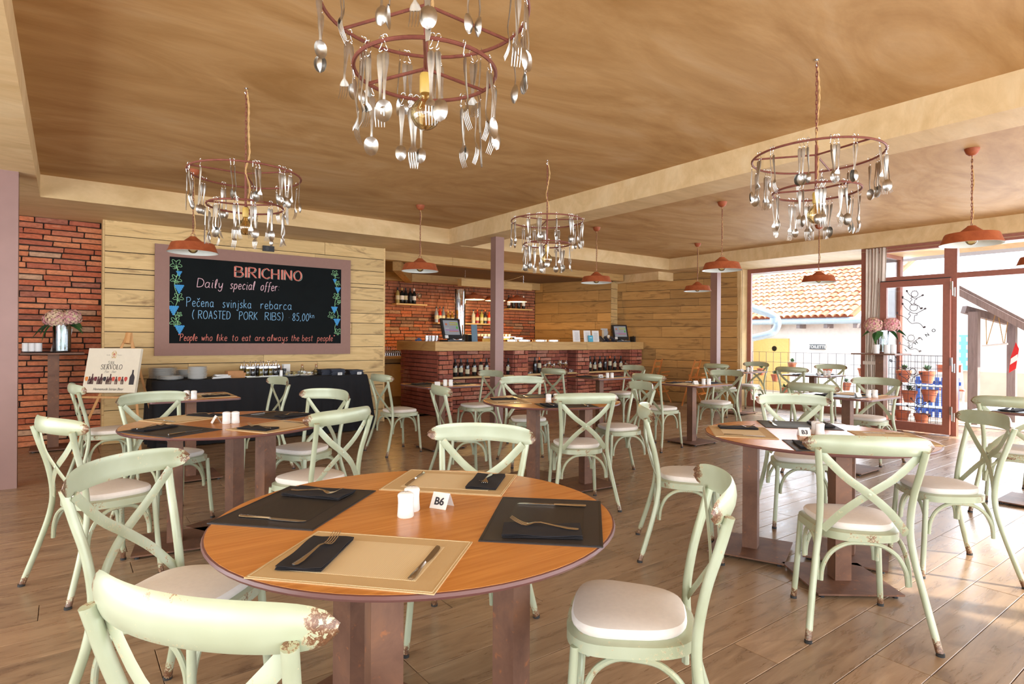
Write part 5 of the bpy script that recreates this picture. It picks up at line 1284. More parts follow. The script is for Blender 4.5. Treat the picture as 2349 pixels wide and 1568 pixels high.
# ---- things on the bar
def pos(label, u, Y, w_, h_, yaw, tilt, printer=True):
    p = atY(u, 780, Y); t = thing('till_screen', label, 'till', (p.x, Y, TZ), yaw, None)
    MB().box((0, 0, .015), (w_*.9, .24, .03)).box((0, .03, .06), (.10, .08, .10)).build('base', M['black'], t)
    Mx = Matrix.Translation((0, -.02, .05)) @ Matrix.Rotation(-tilt, 4, 'X')
    MB().box((0, 0, h_/2), (w_, .035, h_)).xf(Mx).build('housing', M['black'], t)
    sc = MB().box((0, -.019, h_*.54), (w_*.80, .003, h_*.72)).xf(Mx).build('screen', D.materials.get('screen') or plain('screen', (.20,.21,.23), .2, emit=(.25,.26,.28), es=.4), t)
    for (x, z, a, b, c) in ((-.26, .62, .10, .10, (.7,.2,.1)), (.12, .70, .40, .05, (.6,.55,.1)), (.12, .60, .40, .05, (.5,.45,.1)), (.30, .46, .10, .12, (.1,.5,.1)), (.33, .64, .06, .14, (.3,.6,.1)), (0, .33, .70, .05, (.45,.25,.5)), (.1, .27, .5, .04, (.6,.2,.15)), (-.25, .42, .2, .05, (.5,.5,.52))):
        MB().box((x*w_, -.0212, z*h_+h_*.08), (a*w_, .001, b*h_)).xf(Mx).build('screen_field', plain('field', tuple(x*.6 for x in c), .4, emit=c, es=.15), sc)
    MB().box((-w_*.38, -.035, h_*.06), (.06, .02, .05)).xf(Mx).build('card_reader', M['paper'], t)
    m = MB(); rr = random.Random(3)
    for i in range(3): m.tube(catmull([(-.02, -.05, .05), (.02+.02*i, -.075, .025), (.08, -.07, .02+.01*i), (.12, -.02, .04)], 4), .0035, 5)
    m.build('cable', M['paper'], t)
    return t
pos('till screen beside the orange tube at the left end of the bar', 1037, 8.82, .40, .36, .12, .30)
pos('till screen at the right end of the bar, near the board wall', 1424, 8.85, .36, .33, -.30, .32)
def onbar(u, Y): p = atY(u, 782, Y); return (p.x, Y, TZ)
simple('receipt_printer', 'black receipt printer right of the left till screen', 'printer', MB().box((0, 0, .055), (.16, .18, .11)).box((0, -.02, .115), (.13, .12, .02), rx=.1), 'black', onbar(1076, 8.90), smooth=False)
simple('receipt_printer', 'black printer beside the right till screen', 'printer', MB().box((0, 0, .06), (.20, .2, .12)).box((-.02, 0, .125), (.12, .12, .02)), 'black', onbar(1454, 8.88), smooth=False)
t = thing('menu_stand', 'narrow blue-grey menu board standing right of the left till', 'menu', onbar(1088, 8.74), .1); MB().box((0, 0, .15), (.125, .008, .30), rx=-.08).build('board', plain('slate_blue', srgb(96,124,142), .6), t); MB().box((.070, .01, .11), (.014, .006, .22)).build('red_edge', plain('dark_red', srgb(140,50,44), .5), t)
# tube of oranges with a syringe-like bottle inside
t = thing('orange_tube', 'tall clear cylinder filled with oranges behind the left till screen', 'vase', (atY(1055, 780, 9.05).x, 9.05, TZ))
MB().lathe([(.0001, .004), (.088, .004), (.095, .01), (.095, .93), (.091, .93), (.091, .012), (.0001, .010)], 32, cap=False).build('cylinder', M['clear'], t, smooth=True)
M['orange'] = plain('orange_peel', srgb(236,146,22), .45, noise_amt=.1, nscale=60)
rr = random.Random(2)
for i in range(13):
    a = i*2.5; MB().ball((0, 0, 0), .038, 14, 9).build('orange', M['orange'], t, smooth=True, loc=(.046*cos(a), .046*sin(a), .05+.043*i))
MB().lathe([(.0001, .60), (.032, .60), (.032, .76), (.018, .80), (.010, .86), (.0001, .87)], 16, (-.03, 0, 0), cap=False).build('striped_bottle', M['paper'], t, smooth=True)
m = MB(); [m.lathe([(.0325, .62+.02*i), (.0325, .627+.02*i)], 16, (-.03, 0, 0)) for i in range(7)]; m.build('blue_stripe', plain('navy', srgb(50,64,130), .5), t)
t = thing('drinking_glasses', 'x', 'glass'); D.objects.remove(t)
for u, w_ in ((979, 'first'), (987, 'second'), (994, 'third'), (1002, 'fourth')):
    o = simple('tumbler', 'empty tumbler at the left end of the bar, %s from the left' % w_, 'glass', MB().lathe([(.0001, .004), (.032, .004), (.036, .10), (.034, .10), (.030, .010), (.0001, .010)], 18, cap=False), 'clear', onbar(u, 8.78 + (.1 if w_ in ('second', 'fourth') else 0)), group='tumblers on the bar')
o = simple('sponge_dish', 'small blue object on the left end of the bar', 'box', MB().box((0, 0, .02), (.10, .06, .03), .3).box((.01, 0, .045), (.05, .04, .03), .5), plain('bright_blue', srgb(60,110,170), .5), onbar(960, 9.3), smooth=False)
# glass lidded dishes along the bar
for u, z, w_ in ((1170, 0, 'left, lower'), (1186, .042, 'left, upper'), (1200, 0, 'second'), (1237, 0, 'third'), (1268, 0, 'right')):
    q = onbar(u, 8.80); t = thing('glass_dish', 'flat glass dish on the bar, %s one' % w_, 'dish', (q[0], q[1], q[2]+z), 0, 'flat glass dishes on the bar')
    MB().lathe([(.0001, .002), (.125, .002), (.130, .006), (.130, .036), (.124, .038)], 28, cap=False).build('dish', M['chrome'], t, smooth=True)
# menus and leaflets
for u, sh, w_ in ((1322, .05, 'left'), (1347, .04, 'middle'), (1366, .02, 'right')):
    q = onbar(u, 8.72); t = thing('menu_card', 'white menu sheet standing on the bar, %s of three' % w_, 'menu', q, -.15, 'white menus on the bar')
    c_ = MB().box((0, 0, .115), (.17, .003, .23), rx=-.12).build('sheet', M['paper'], t)
    m = MB(); [m.box((0, -.0145+.0278*(1-(.03+.012*i)/.23)*0-.012*((.03+.012*i)/.23-.5)*-2.2, .03+.012*i), (.12*(.6+.4*((i*7) % 5)/5), .0008, .003)) for i in range(14)]; m.build('print', plain('pale_print', (.35,.35,.35), .7), c_)
t = thing('leaflet', 'small turquoise leaflet in front of the white menus', 'leaflet', onbar(1355, 8.68), -.1); MB().box((0, 0, .065), (.12, .004, .13), rx=-.1).build('sheet', plain('turquoise', srgb(70,170,200), .5), t); MB().box((0, -.006, .085), (.06, .001, .012), rx=-.1).box((.01, -.004, .04), (.07, .001, .03), rx=-.1).build('print', M['paper'], t)
simple('letter_rack', 'grey letter rack with papers behind the menus', 'rack', MB().box((0, 0, .13), (.14, .05, .26), .2).box((.09, .03, .11), (.10, .04, .24), .6, rx=.1).box((-.02, 0, .27), (.18, .03, .03)), plain('light_grey', (.5,.52,.53), .5), onbar(1387, 8.98), smooth=False)
for u, w_ in ((1380, 'left'), (1392, 'middle'), (1406, 'right')):
    simple('card_terminal', 'dark blue card terminal on the bar, %s of three' % w_, 'card terminal', MB().box((0, 0, .055), (.07, .14, .05), rx=.75).box((0, .02, .02), (.08, .14, .03)), plain('navy_plastic', srgb(34,40,58), .4), onbar(u, 8.76), .3, False, 'card terminals on the bar')
simple('paper_roll', 'white paper roll before the letter rack', 'paper roll', MB().lathe([(.0001, 0), (.028, 0), (.028, .075), (.006, .075)], 16), 'paper', (onbar(1396, 8.9)[0], 8.9, TZ+.07))
simple('desk_lamp', 'small white lamp head behind the right till screen', 'lamp', MB().ball((0, 0, .19), .07, 14, 8, (1.2, .8, .6)).tube([(0, 0, 0), (0, 0, .16)], .008), 'white', onbar(1443, 9.0))
# ---- shelves and bottles on the back wall
def shelf(u0, u1, v, Y, lab):
    a, b = atY(u0, v, Y), atY(u1, v, Y); z = a.z; o = MB().box(((a.x+b.x)/2, Y+.02, z-.015), (b.x-a.x, .20, .03)).build('wall_shelf', M['shelf']); tag(o, lab, 'shelf'); return z, a.x, b.x
YS = 10.80
z, a, b = shelf(905, 976, 695, YS, 'short timber shelf with wine bottles high on the back bar wall'); 
for i, (u, cap, body, lb) in enumerate(((912, 'cap_black', 'white_wine', 'label'), (922, 'cap_gold', 'bottle', 'paper'), (930.5, 'cap_black', 'bottle', 'label'), (941, 'cap_black', 'bottle', 'cap_black'), (950, 'paper', 'bottle', 'paper'))):
    if i == 0: M['white_wine'] = plain('pale_wine', srgb(168,150,90), .1, coat=.5); M['cap_gold'] = plain('gold_cap', srgb(200,160,80), .4)
    wine(atY(u, 690, YS).x, YS, z+.001, 'wine bottle on the high left shelf behind the bar, %s from the left' % desc[i], group='bottles on the high left shelf', cap=cap, body=body, label=lb, s=1.04)
wine_glass(atY(962, 690, YS).x, YS, z+.001, 'glass of corks at the right end of the high left shelf', 1.1, gr=None)
z, a, b = shelf(1164, 1217, 707, YS, 'short timber shelf with bottles behind the right lit lamp')
for i, u in enumerate((1167, 1178, 1190, 1201)): wine(atY(u, 700, YS).x, YS, z+.001, 'wine bottle on the high right shelf behind the bar, %s from the left' % desc[i], group='bottles on the high right shelf', cap=('cap_black', 'cap_orange', 'cap_black', 'paper')[i], label=('paper', 'cap_black', 'cap_black', 'paper')[i])
def spirit(u, v, z, col, cap, lab, h=.30):
    m_ = D.materials.get('spirit_%d_%d_%d' % col) or plain('spirit_%d_%d_%d' % col, srgb(*col), .15, coat=.5)
    t = thing('spirit_bottle', lab, 'bottle', (atY(u, v, YS).x, YS, z), 0, 'spirit bottles behind the bar')
    MB().lathe([(r, q*h/.3) for r, q in ((.0001, .001), (.040, .001), (.040, .17), (.030, .20), (.013, .225), (.013, .27), (.0001, .27))], 16, cap=False).build('glass', m_, t, smooth=True)
    MB().lathe([(.016, .262*h/.3), (.016, .30*h/.3)], 12).build('cap', M[cap], t); MB().lathe([(.0405, .06*h/.3), (.0405, .13*h/.3)], 16).build('label', M['label'], t, smooth=True)
z, a, b = shelf(1000, 1130, 739, YS, 'long spirits shelf on the back bar wall, behind the left till')
for i, (u, c_) in enumerate(((1001, (150,160,170)), (1009, (190,50,30)), (1017, (120,130,140)), (1028, (150,110,40)), (1037, (140,100,40)))): spirit(u, 735, z+.001, c_, 'cap_black' if i < 3 else 'cap_gold', 'spirit bottle left of the orange tube, %s from the left' % desc[i], .33 if i < 3 else .24)
for i, (u, c_) in enumerate(((1086, (200,206,190)), (1095, (150,40,36)), (1105, (176,170,90)), (1113, (50,46,50)), (1122, (200,70,40)))): spirit(u, 735, z+.001, c_, 'cap_black' if i % 2 == 0 else 'cap_orange', 'spirit bottle left of the brown post, %s from the left' % desc[i], .30)
# back counter with glasses, coffee machine
bc_ = thing('back_counter', 'brown back counter of cabinet doors behind the left end of the bar', 'cabinet', (0, 0, 0))
M['cab'] = plain('brown_cabinet', srgb(140,104,56), .45, noise_amt=.08)
MB().box((6.6, 10.62, .93), (5.2, .60, .05)).build('worktop', M['cab'], bc_); MB().box((6.6, 10.66, .55), (5.2, .48, .72)).build('carcass', M['mortar'], bc_); MB().box((6.6, 10.68, .1), (5.2, .4, .2)).build('plinth', M['cab'], bc_)
for i in range(7):
    dd = MB().box((4.40+.74*i, 10.40, .50), (.725, .022, .62)).build('door', M['cab'], bc_); MB().box((4.40+.74*i, 10.40, .865), (.725, .022, .075)).build('drawer_front', M['cab'], bc_)
for i in range(9):
    for j in range(2):
        p = atY(884+4.6*i, 812, 10.45+.14*j); t = thing('upturned_glass', 'upturned stemmed glass on the back counter left of the bar', 'glass', (p.x, 10.45+.14*j, .957), 0, 'upturned glasses on the back counter')
        MB().lathe([(.034, 0), (.036, .05), (.030, .095), (.006, .115), (.0045, .18), (.033, .188)], 14, cap=False).build('glass', M['clear'], t, smooth=True)
cm = thing('coffee_machine', 'brass coloured coffee machine with stacked cups behind the bar', 'coffee machine', (atY(1130, 775, 10.5).x, 10.50, .888))
M['brass'] = plain('brass', srgb(190,150,80), .25, .9)
MB().box((0, 0, .24), (.80, .40, .34)).build('body', M['brass'], cm); MB().box((0, -.05, .44), (.84, .44, .04)).build('cup_tray', M['chrome'], cm)
for i in range(3): MB().tube([(-.25+.25*i, -.21, .22), (-.25+.25*i, -.34, .20)], .018, 8).build('group_handle', M['black'], cm)
for i in range(14): MB().lathe([(.0001, 0), (.022, 0), (.036, .05), (.033, .05), (.0001, .01)], 12, cap=False).build('cup', M['white'], cm, smooth=True, loc=(-.36+.09*(i % 9), -.12+.12*(i//9), .461))
# ---- two folded wooden high chairs at the board wall
M['hc'] = wood('orange_beech', srgb(206,132,62), srgb(184,108,44), srgb(140,76,30), 1, 2, .2, .5, var=.05)
def high_chair(label, p, rz):
    t = thing('high_chair', label, 'high chair', p, rz, 'wooden high chairs against the board wall')
    for s in (-1, 1):
        MB().tube([(s*.235, .22, .0), (s*.185, -.02, .90)], .018, 4).build('leg', M['hc'], t); MB().tube([(s*.225, -.20, 0), (s*.19, .10, .62)], .016, 4).build('leg', M['hc'], t)
    for z, y, h in ((.86, -.01, .05), (.74, .025, .055), ): 
        MB().tube(catmull([(-.19, y, z), (-.1, y+.03, z), (.1, y+.03, z), (.19, y, z)], 4), h/2, 4, flat=.4, upv=(0, 1, 0)).build('back_slat', M['hc'], t)
    MB().box((0, -.02, .56), (.40, .24, .018)).build('seat', M['hc'], t); MB().box((0, -.10, .24), (.43, .10, .018)).build('footrest', M['hc'], t); MB().tube([(-.21, .11, .30), (.21, .11, .30)], .012, 6).build('stretcher', M['hc'], t)
    MB().tube([(-.235, -.16, .64), (.235, -.16, .64)], .014, 6).build('front_bar', M['hc'], t)
wa = atan2(wr_dir.y, wr_dir.x)
for (u, v, w_) in ((1536, 930, 'left'), (1594, 932, 'right')):
    p = atZ(u, v, 0); k = 9.75/ max(p.x, 1); 
    q = P0 + wr_dir*(1.55 if w_ == 'left' else .75) + Vector((-.9471, -.3208, 0))*.42
    high_chair('orange-brown wooden high chair at the board wall, %s of the two' % w_, q, wa+pi/2-pi)
# ---- curtain
m = MB(); vs = []; n = 64
cy0, cy1 = 4.04, 3.74
for z, k in ((2.69, 1.0), (2.4, .98), (2.1, .95), (1.6, .8), (1.05, .62), (.9, .60), (.5, .66), (.12, .7)):
    for i in range(n+1):
        t_ = i/n; y = cy0 + (cy1-cy0)*t_*k; vs.append((9.745+.024*sin(t_*40+z*.4)+.010*sin(t_*17+z), y, z))
fs = [(r*(n+1)+i, r*(n+1)+i+1, (r+1)*(n+1)+i+1, (r+1)*(n+1)+i) for r in range(7) for i in range(n)]
cu_ = m.add(vs, fs).build('curtain', plain('greige_curtain', srgb(224,212,200), .9, noise_amt=.04), smooth=True); sm = cu_.modifiers.new('thick', 'SOLIDIFY'); sm.thickness = .003
tag(cu_, 'gathered pale grey curtain between the big window and the glass door', 'curtain')
MB().box((9.745, 4.04-.09, .97), (.07, .20, .05)).build('tie_band', cu_.data.materials[0], cu_)
# ---- figures and letters on the glass door
DX = LX-.0075
Pd = Sheet((DX, 0, 0), (0, -1, 0), (0, 0, 1), (-1, 0, 0))
M['decal'] = plain('dark_decal', srgb(74,62,66), .5); M['decal_grey'] = plain('grey_decal', srgb(150,146,146), .5)
def dp(u, v): p = atX(u, v, DX); return (-p.y, p.z)
def figure(uh, vh, r, pts, mat, lab):
    """stick imp of the logo: round head with three hairs, waving arms, shirt, running legs; pixel outlines measured on the photograph"""
    m = MB(); h = dp(uh, vh); R_ = abs(dp(uh+r, vh)[0]-h[0])
    Q = lambda u, v: Pd(*dp(u, v))
    m.tube([Pd(h[0]+R_*cos(2*pi*i/24), h[1]+R_*sin(2*pi*i/24)) for i in range(24)], .005, 5, closed=True)
    for k in (-.5, 0, .5): m.tube([Pd(h[0]+R_*sin(k), h[1]+R_*cos(k)), Pd(h[0]+R_*1.45*sin(k), h[1]+R_*1.5*cos(k))], .003, 5)
    for line_ in pts[0]: m.tube(catmull([Q(u, v) for u, v in line_], 4), .005, 5)
    for (u, v, a, l) in pts[1]:   # mittens and shoes
        c = dp(u, v); d = (cos(a), sin(a)); m.tube([Pd(c[0]-d[0]*l, c[1]-d[1]*l), Pd(c[0], c[1]), Pd(c[0]+d[0]*l, c[1]+d[1]*l)], [.008, .014, .010], 6, upv=Pd.n, flat=.2)
    m.build('logo_figure', M[mat], door, smooth=True)
def fig(uh, vh, r, ang, mat, s=1.0):
    ca, sa = cos(ang), sin(ang)
    T_ = lambda x, y: (uh+s*(x*ca-y*sa)*r, vh+s*(x*sa+y*ca)*r)
    L1 = [[T_(-.9, 1.0), T_(-1.9, .3), T_(-2.6, -.6)], [T_(.6, 1.6), T_(1.5, 1.1), T_(2.6, .5)], [T_(-.9, 1.1), T_(0, 1.5), T_(.8, 1.5), T_(.8, 2.0), T_(.3, 2.0), T_(.1, 3.6)],
          [T_(-.9, 1.2), T_(-1.3, 1.7), T_(-.8, 2.0), T_(-1.6, 3.0)], [T_(-1.6, 3.0), T_(-2.4, 2.4), T_(-4.0, 1.8)], [T_(-1.6, 3.0), T_(-.6, 4.0), T_(.8, 3.9), T_(1.7, 4.2), T_(2.4, 5.0)]]
    Mm = [(*T_(-2.8, -.9), 1.9-ang, .016), (*T_(2.9, .3), .4-ang, .016), (*T_(-4.2, 1.4), 1.6-ang, .018), (*T_(2.7, 5.0), .5-ang, .018)]
    figure(uh, vh, r, (L1, Mm), mat, '')
fig(2098, 674, 8, .05, 'decal', .8); fig(2096, 705, 9, 0, 'decal'); fig(2090, 775, 8, -.1, 'decal_grey', .8); fig(2094, 852, 8, .12, 'decal', .85); fig(2111, 919, 8, -.05, 'decal', .9)
for c_, u, v in (('B', 2044, 827), ('I', 2055, 819), ('R', 2064, 811), ('I', 2078, 803), ('C', 2088, 796), ('H', 2101, 786), ('I', 2114, 777), ('N', 2127, 768), ('O', 2142, 758)):
    q = dp(u, v); me = sheet_text(c_, .062, 0, 0, M['decal'], .0016)
    for w_ in me.vertices:
        x, y = w_.co.x*1.0, w_.co.y*1.0; a = .62; w_.co = Pd(q[0]+x*cos(a)-y*sin(a), q[1]+x*sin(a)+y*cos(a))
    link('letter', me, door)
# ------------------------------------------------------------------ outside the glazing
M['stucco'] = plain('white_stucco', srgb(232,226,220), .9, noise_amt=.06, nscale=14); M['zinc'] = plain('zinc_gutter', srgb(176,196,212), .45, .3); M['oldwood'] = wood('weathered_timber', srgb(150,136,134), srgb(120,106,104), srgb(70,58,60), 1, 2, .5, .8, var=.1)
M['paving'] = plain('pale_paving', srgb(206,186,166), .8, noise_amt=.08, nscale=3); M['yellow_door'] = plain('yellow_door', srgb(228,190,112), .6); M['terracotta'] = plain('terracotta', srgb(196,112,78), .8, noise_amt=.08)
structure('ground', MB().box((18.5, 4, -.12), (14.4, 40, .1)), M['paving'])
structure('roof_overhang', MB().box((11.55, 3.3, 2.83), (.5, 13, .26)), plain('grey_fascia', srgb(170,172,180), .7))
pt = thing('paving', 'x', 'paving'); D.objects.remove(pt)
bX = 15.6
bld = thing('outbuilding', 'white rendered outbuilding with a tiled roof seen through the big window', 'building')
MB().box((bX+1.5, 10.6, .9), (3.0, 9.6, 2.0)).build('wall', M['stucco'], bld)
MB().box((bX-.65, 11.2, 1.15), (1.4, 3.2, 2.5)).build('side_wall', M['stucco'], bld)
for u in (1849,): pass
for (u0, u1, v0) in ((1731, 1811, 776),):
    a, b = atX(u0, v0, bX), atX(u1, v0, bX); MB().box((bX-.02, (a.y+b.y)/2, (a.z-.1)/2), (.06, abs(a.y-b.y), a.z+.1)).build('door', M['yellow_door'], bld)
    c = atX(1776, 799, bX-.06); MB().lathe([(.0001, 0), (.07, 0), (.07, .01)], 20, cap=False).xf(Matrix.Translation((bX-.05, c.y, c.z)) @ Matrix.Rotation(-pi/2, 4, 'Y')).build('door_sign', plain('grey_sign', (.15,.15,.16), .5), bld)
a, b = atX(1858, 795, bX), atX(1894, 795, bX); sg = thing('toilette_sign', 'small dark sign reading TOILETTE on the white outbuilding', 'sign', (bX-.02, (a.y+b.y)/2, a.z)); MB().box((0, 0, 0), (.02, abs(a.y-b.y), .13)).build('panel', plain('dark_grey_panel', srgb(96,100,104), .5), sg)
text('lettering', 'TOILETTE', .105, M['paper'], sg, (-.012, 0, 0), (pi/2, 0, -pi/2), off=.002)
# roof: eave gutter along y, roof rises away in +x
gz = 1.80; rp = radians(24)
MB().tube([(bX-.32, 6.2, gz), (bX-.32, 9.35, gz)], .085, 12).build('gutter', M['zinc'], bld, smooth=True)
roof = MB().box((0, 0, 0), (4.6, 5.6, .08)).build('roof', M['terracotta'], bld, loc=(bX-.30+2.3*cos(rp), 9.4, gz+.10+2.3*sin(rp))); roof.rotation_euler = (0, -rp, 0)
tm = MB(); tl_, tr_ = .36, .085
vs = []
for i in range(2):
    for k in range(7): a_ = pi*k/6; vs.append((tl_*(i-.5), (tr_*(1-.15*i))*cos(a_), tr_*(1-.15*i)*sin(a_)*.85))
for i in range(2):
    for k in range(7): a_ = pi*k/6; vs.append((tl_*(i-.5), (tr_*(1-.15*i)-.014)*cos(a_), (tr_*(1-.15*i)-.014)*sin(a_)*.85))
fs = [(k, k+1, 8+k, 7+k) for k in range(6)] + [(14+k, 21+k, 22+k, 15+k) for k in range(6)] + [(k, 14+k, 15+k, k+1) for k in range(6)]
tile_me = tm.add(vs, fs).mesh('roof_tile', True)
def tile_mat():
    m, nt, b = nmat('roof_tiles'); oi = nt.nodes.new('ShaderNodeObjectInfo')
    r = ramp(nt, [(0, srgb(214,128,88)), (.35, srgb(232,170,130)), (.7, srgb(206,116,82)), (1, srgb(240,206,176))], oi.outputs['Random']); L(nt, r.outputs[0], b.inputs['Base Color']); b.inputs['Roughness'].default_value = .85; return m
M['tile'] = tile_mat(); tile_me.materials.append(M['tile'])
cnt = 0; ex = MB()
for row in range(12):
    for cI in range(30):
        y = 6.75 + .178*cI; lx = -2.25+.33*row
        if cnt < 300 and y < 11.0:
            o = link('roof_tile', tile_me, roof, (lx, y-9.4, .045)); o.rotation_euler = (0, .06, random.uniform(-.03, .03)); cnt += 1
        elif row < 12:
            P_ = [(lx+.18*s, y-9.4+tr_*cos(pi*k/4), .05+tr_*.85*sin(pi*k/4)) for s in (-1, 1) for k in range(5)]; ex.add(P_, [(k, k+1, 6+k, 5+k) for k in range(4)])
ex.build('roof_tile', M['tile'], roof, kind='stuff')
for y in (6.55, 7.25, 7.95, 8.65): MB().box((bX-.16, y, gz-.13), (.34, .09, .11)).build('rafter_end', M['oldwood'], bld)
# near eave coming towards the window with its big gutter and downpipe elbow
c1 = atX(1782, 738, 13.9); c0 = Vector((13.2, 8.9, 2.30))
gq = thing('downpipe', 'fat grey gutter pipe bending down outside the big window', 'pipe')
MB().tube(catmull([atX(1690, 688, 13.6), atX(1722, 703, 13.6), atX(1760, 717, 13.8), atX(1779, 727, 13.9), atX(1784, 742, 13.9), atX(1777, 758, 13.9), atX(1758, 768, 13.8), atX(1700, 780, 13.6)], 6), .085, 12).build('pipe', M['zinc'], gq, smooth=True)
MB().tube([atX(1690, 700, 13.5), atX(1773, 726, 13.85)], .05, 8).tube([atX(1690, 694, 13.5), atX(1773, 723, 13.85)], .03, 8).build('gutter', M['zinc'], gq, smooth=True)
MB().tube([atX(1778, 729, 13.9), atX(1778, 740, 13.9)], .12, 14).build('hopper', M['zinc'], gq, smooth=True)
# wire fence with flower pots just outside the big window
M['wire'] = plain('dark_wire', srgb(90,84,100), .5, .4)
fe = thing('wire_fence', 'wire mesh fence panel with flower pots outside the big window', 'fence', (11.55, 0, 0)); m = MB()
for i in range(20): y = 4.35+.155*i; m.tube([(0, y, -.07), (0, y, 1.06)], .004, 4)
for i in range(7): m.tube([(0, 4.3, 1.06-.20*i), (0, 7.35, 1.06-.20*i)], .004, 4)
m.build('wire', M['wire'], fe, kind='stuff')
def pot(p, s, lab, plant=True):
    t = thing('flower_pot', lab, 'flower pot', p, 0, 'terracotta pots on the wire fences')
    MB().lathe([(.0001, 0), (.050*s, 0), (.072*s, .105*s), (.080*s, .105*s), (.082*s, .135*s), (.074*s, .135*s), (.068*s, .11*s), (.0001, .11*s)], 16, cap=False).build('pot', M['terracotta'], t, smooth=True)
    if plant:
        rr = random.Random(int(p[1]*50)); m = MB()
        for i in range(16):
            lf_ = leaf_mb(.07*s, .03*s, rr.uniform(-.4, .8)); k_ = Matrix.Translation((0, 0, .13*s)) @ Matrix.Rotation(rr.uniform(0, 6.28), 4, 'Z') @ Matrix.Rotation(-rr.uniform(.4, 1.4), 4, 'Y') @ Matrix.Translation((.02, 0, 0)); lf_.xf(k_); m.add(lf_.v, lf_.f)
        m.build('foliage', M['leaf'], t, smooth=True, kind='stuff')
for (u, v, w_) in ((1745, 860, 'upper left'), (1777, 874, 'second from the left'), (1816, 847, 'highest, below a green sprig'), (1897, 862, 'behind the far chair crest'), (1742, 925, 'lowest, left'), (1798, 905, 'small, between two chairs'), (1978, 862, 'beside the curtain'), (1940, 895, 'right, beside blue slats')):
    q = atX(u, v, 11.64); pot((11.66, q.y, q.z), 1.05, 'terracotta pot on the window fence, %s' % w_)
# cage of pots behind the glass door
cg = thing('wire_rack', 'tall wire rack of terracotta pots right behind the glass door', 'rack', (10.55, 3.58, 0)); m = MB()
for x in (-.18, .18):
    for i in range(9): m.tube([(x, -.36+.09*i, -.05), (x, -.36+.09*i, 1.08)], .0035, 4)
    for i in range(12): m.tube([(x, -.36, 1.08-.098*i), (x, .36, 1.08-.098*i)], .0035, 4)
for y in (-.36, .36):
    for i in range(4): m.tube([(-.18+.12*i, y, -.05), (-.18+.12*i, y, 1.08)], .0035, 4)
m.build('wire', M['wire'], cg, kind='stuff')
for z in (.30, .62, -.02): MB().box((0, 0, z), (.34, .70, .012)).build('rack_shelf', M['zinc'], cg)
for i, (dy, z, w_) in enumerate(((.20, .66, 'top left'), (-.12, .66, 'top right'), (.12, .35, 'middle left'), (-.15, .38, 'middle right'), (-.05, .01, 'bottom right'), (.22, .03, 'bottom left'))):
    pot((10.50, 3.58+dy, z), 1.35, 'terracotta pot in the wire rack behind the glass door, %s' % w_, i < 3)
M['blue'] = plain('bright_blue_slats', srgb(60,110,210), .6)
bs = thing('blue_gate', 'low blue slatted gate behind the wire rack', 'gate', (12.6, 4.0, -.07))
for i in range(7): MB().box((0, -.30+.10*i, .36), (.03, .06, .72)).build('slat', M['blue'], bs)
MB().box((.03, 0, .62), (.03, .7, .06)).box((.03, 0, .12), (.03, .7, .06)).build('rail', M['blue'], bs)
pn = thing('blue_notice', 'pale blue notice board with pictures on the white wall behind the door', 'notice board', (16.3, 4.66, 1.05)); MB().box((0, 0, 0), (.03, .42, .80)).build('panel', plain('pale_blue', srgb(120,190,226), .6), pn)
for i in range(8): MB().box((-.02, -.14+.28*(i % 2), .30-.18*(i//2)), (.008, .18, .10)).build('picture', M['paper'], pn)
wl = structure('garden_wall', MB().box((17.2, 2.0, 1.4), (.3, 9, 3.0)), M['stucco']); structure('garden_ledge', MB().box((16.7, 2.2, .25), (.7, 5, .75)), M['paving'])
# pergola with a swing
pg = thing('pergola', 'weathered timber pergola with thick posts beyond the open doorway', 'pergola')
for (u0, u1, X_, v0) in ((2215, 2247, 12.0, 715), (2305, 2333, 12.9, 738)):
    a, b = atX(u0, 850, X_), atX(u1, 850, X_); w_ = abs(a.y-b.y)*.72; zt = atX(u0, v0, X_).z; MB().box((X_+w_/2, (a.y+b.y)/2, zt/2-.05), (w_, w_, zt+.1)).build('post', M['oldwood'], pg)
a, b = atX(2207, 709, 12.0), atX(2312, 737, 12.6); MB().tube([a+Vector((.08, 0, 0)), b], .085, 4, upv=(0, 0, 1)).build('cross_beam', M['oldwood'], pg)
a, b = atX(2190, 664, 11.9), atX(2400, 775, 11.9); MB().tube([a, b], .07, 4, upv=(0, 0, 1)).build('rafter', M['oldwood'], pg)
rf = MB(); a2, b2 = a+Vector((0, 0, .06)), b+Vector((0, 0, .06)); rf.add([a2, b2, b2+Vector((3, 0, .02)), a2+Vector((3, 0, .02)), a2+Vector((0, 0, .05)), b2+Vector((0, 0, .05)), b2+Vector((3, 0, .07)), a2+Vector((3, 0, .07))], [(0,1,2,3),(7,6,5,4),(0,4,5,1),(1,5,6,2),(2,6,7,3),(3,7,4,0)]); rf.build('roof_sheet', M['oldwood'], pg)
sw = thing('swing', 'thin rope swing hanging in the pergola', 'swing'); Xs = 12.3
for (u0, v0, u1, v1) in ((2262, 726, 2263, 792), (2283, 722, 2263, 792), (2291, 728, 2302, 788), (2314, 722, 2304, 788)): MB().tube([atX(u0, v0, Xs), atX(u1, v1, Xs)], .007, 5).build('rope', M['rope'], sw)
MB().tube([atX(2252, 793, Xs), atX(2312, 788, Xs)], .018, 8).build('bar', M['candle'], sw)
fl = thing('banner', 'small red and white cloth banner on the right pergola post', 'banner'); Xb = 12.7
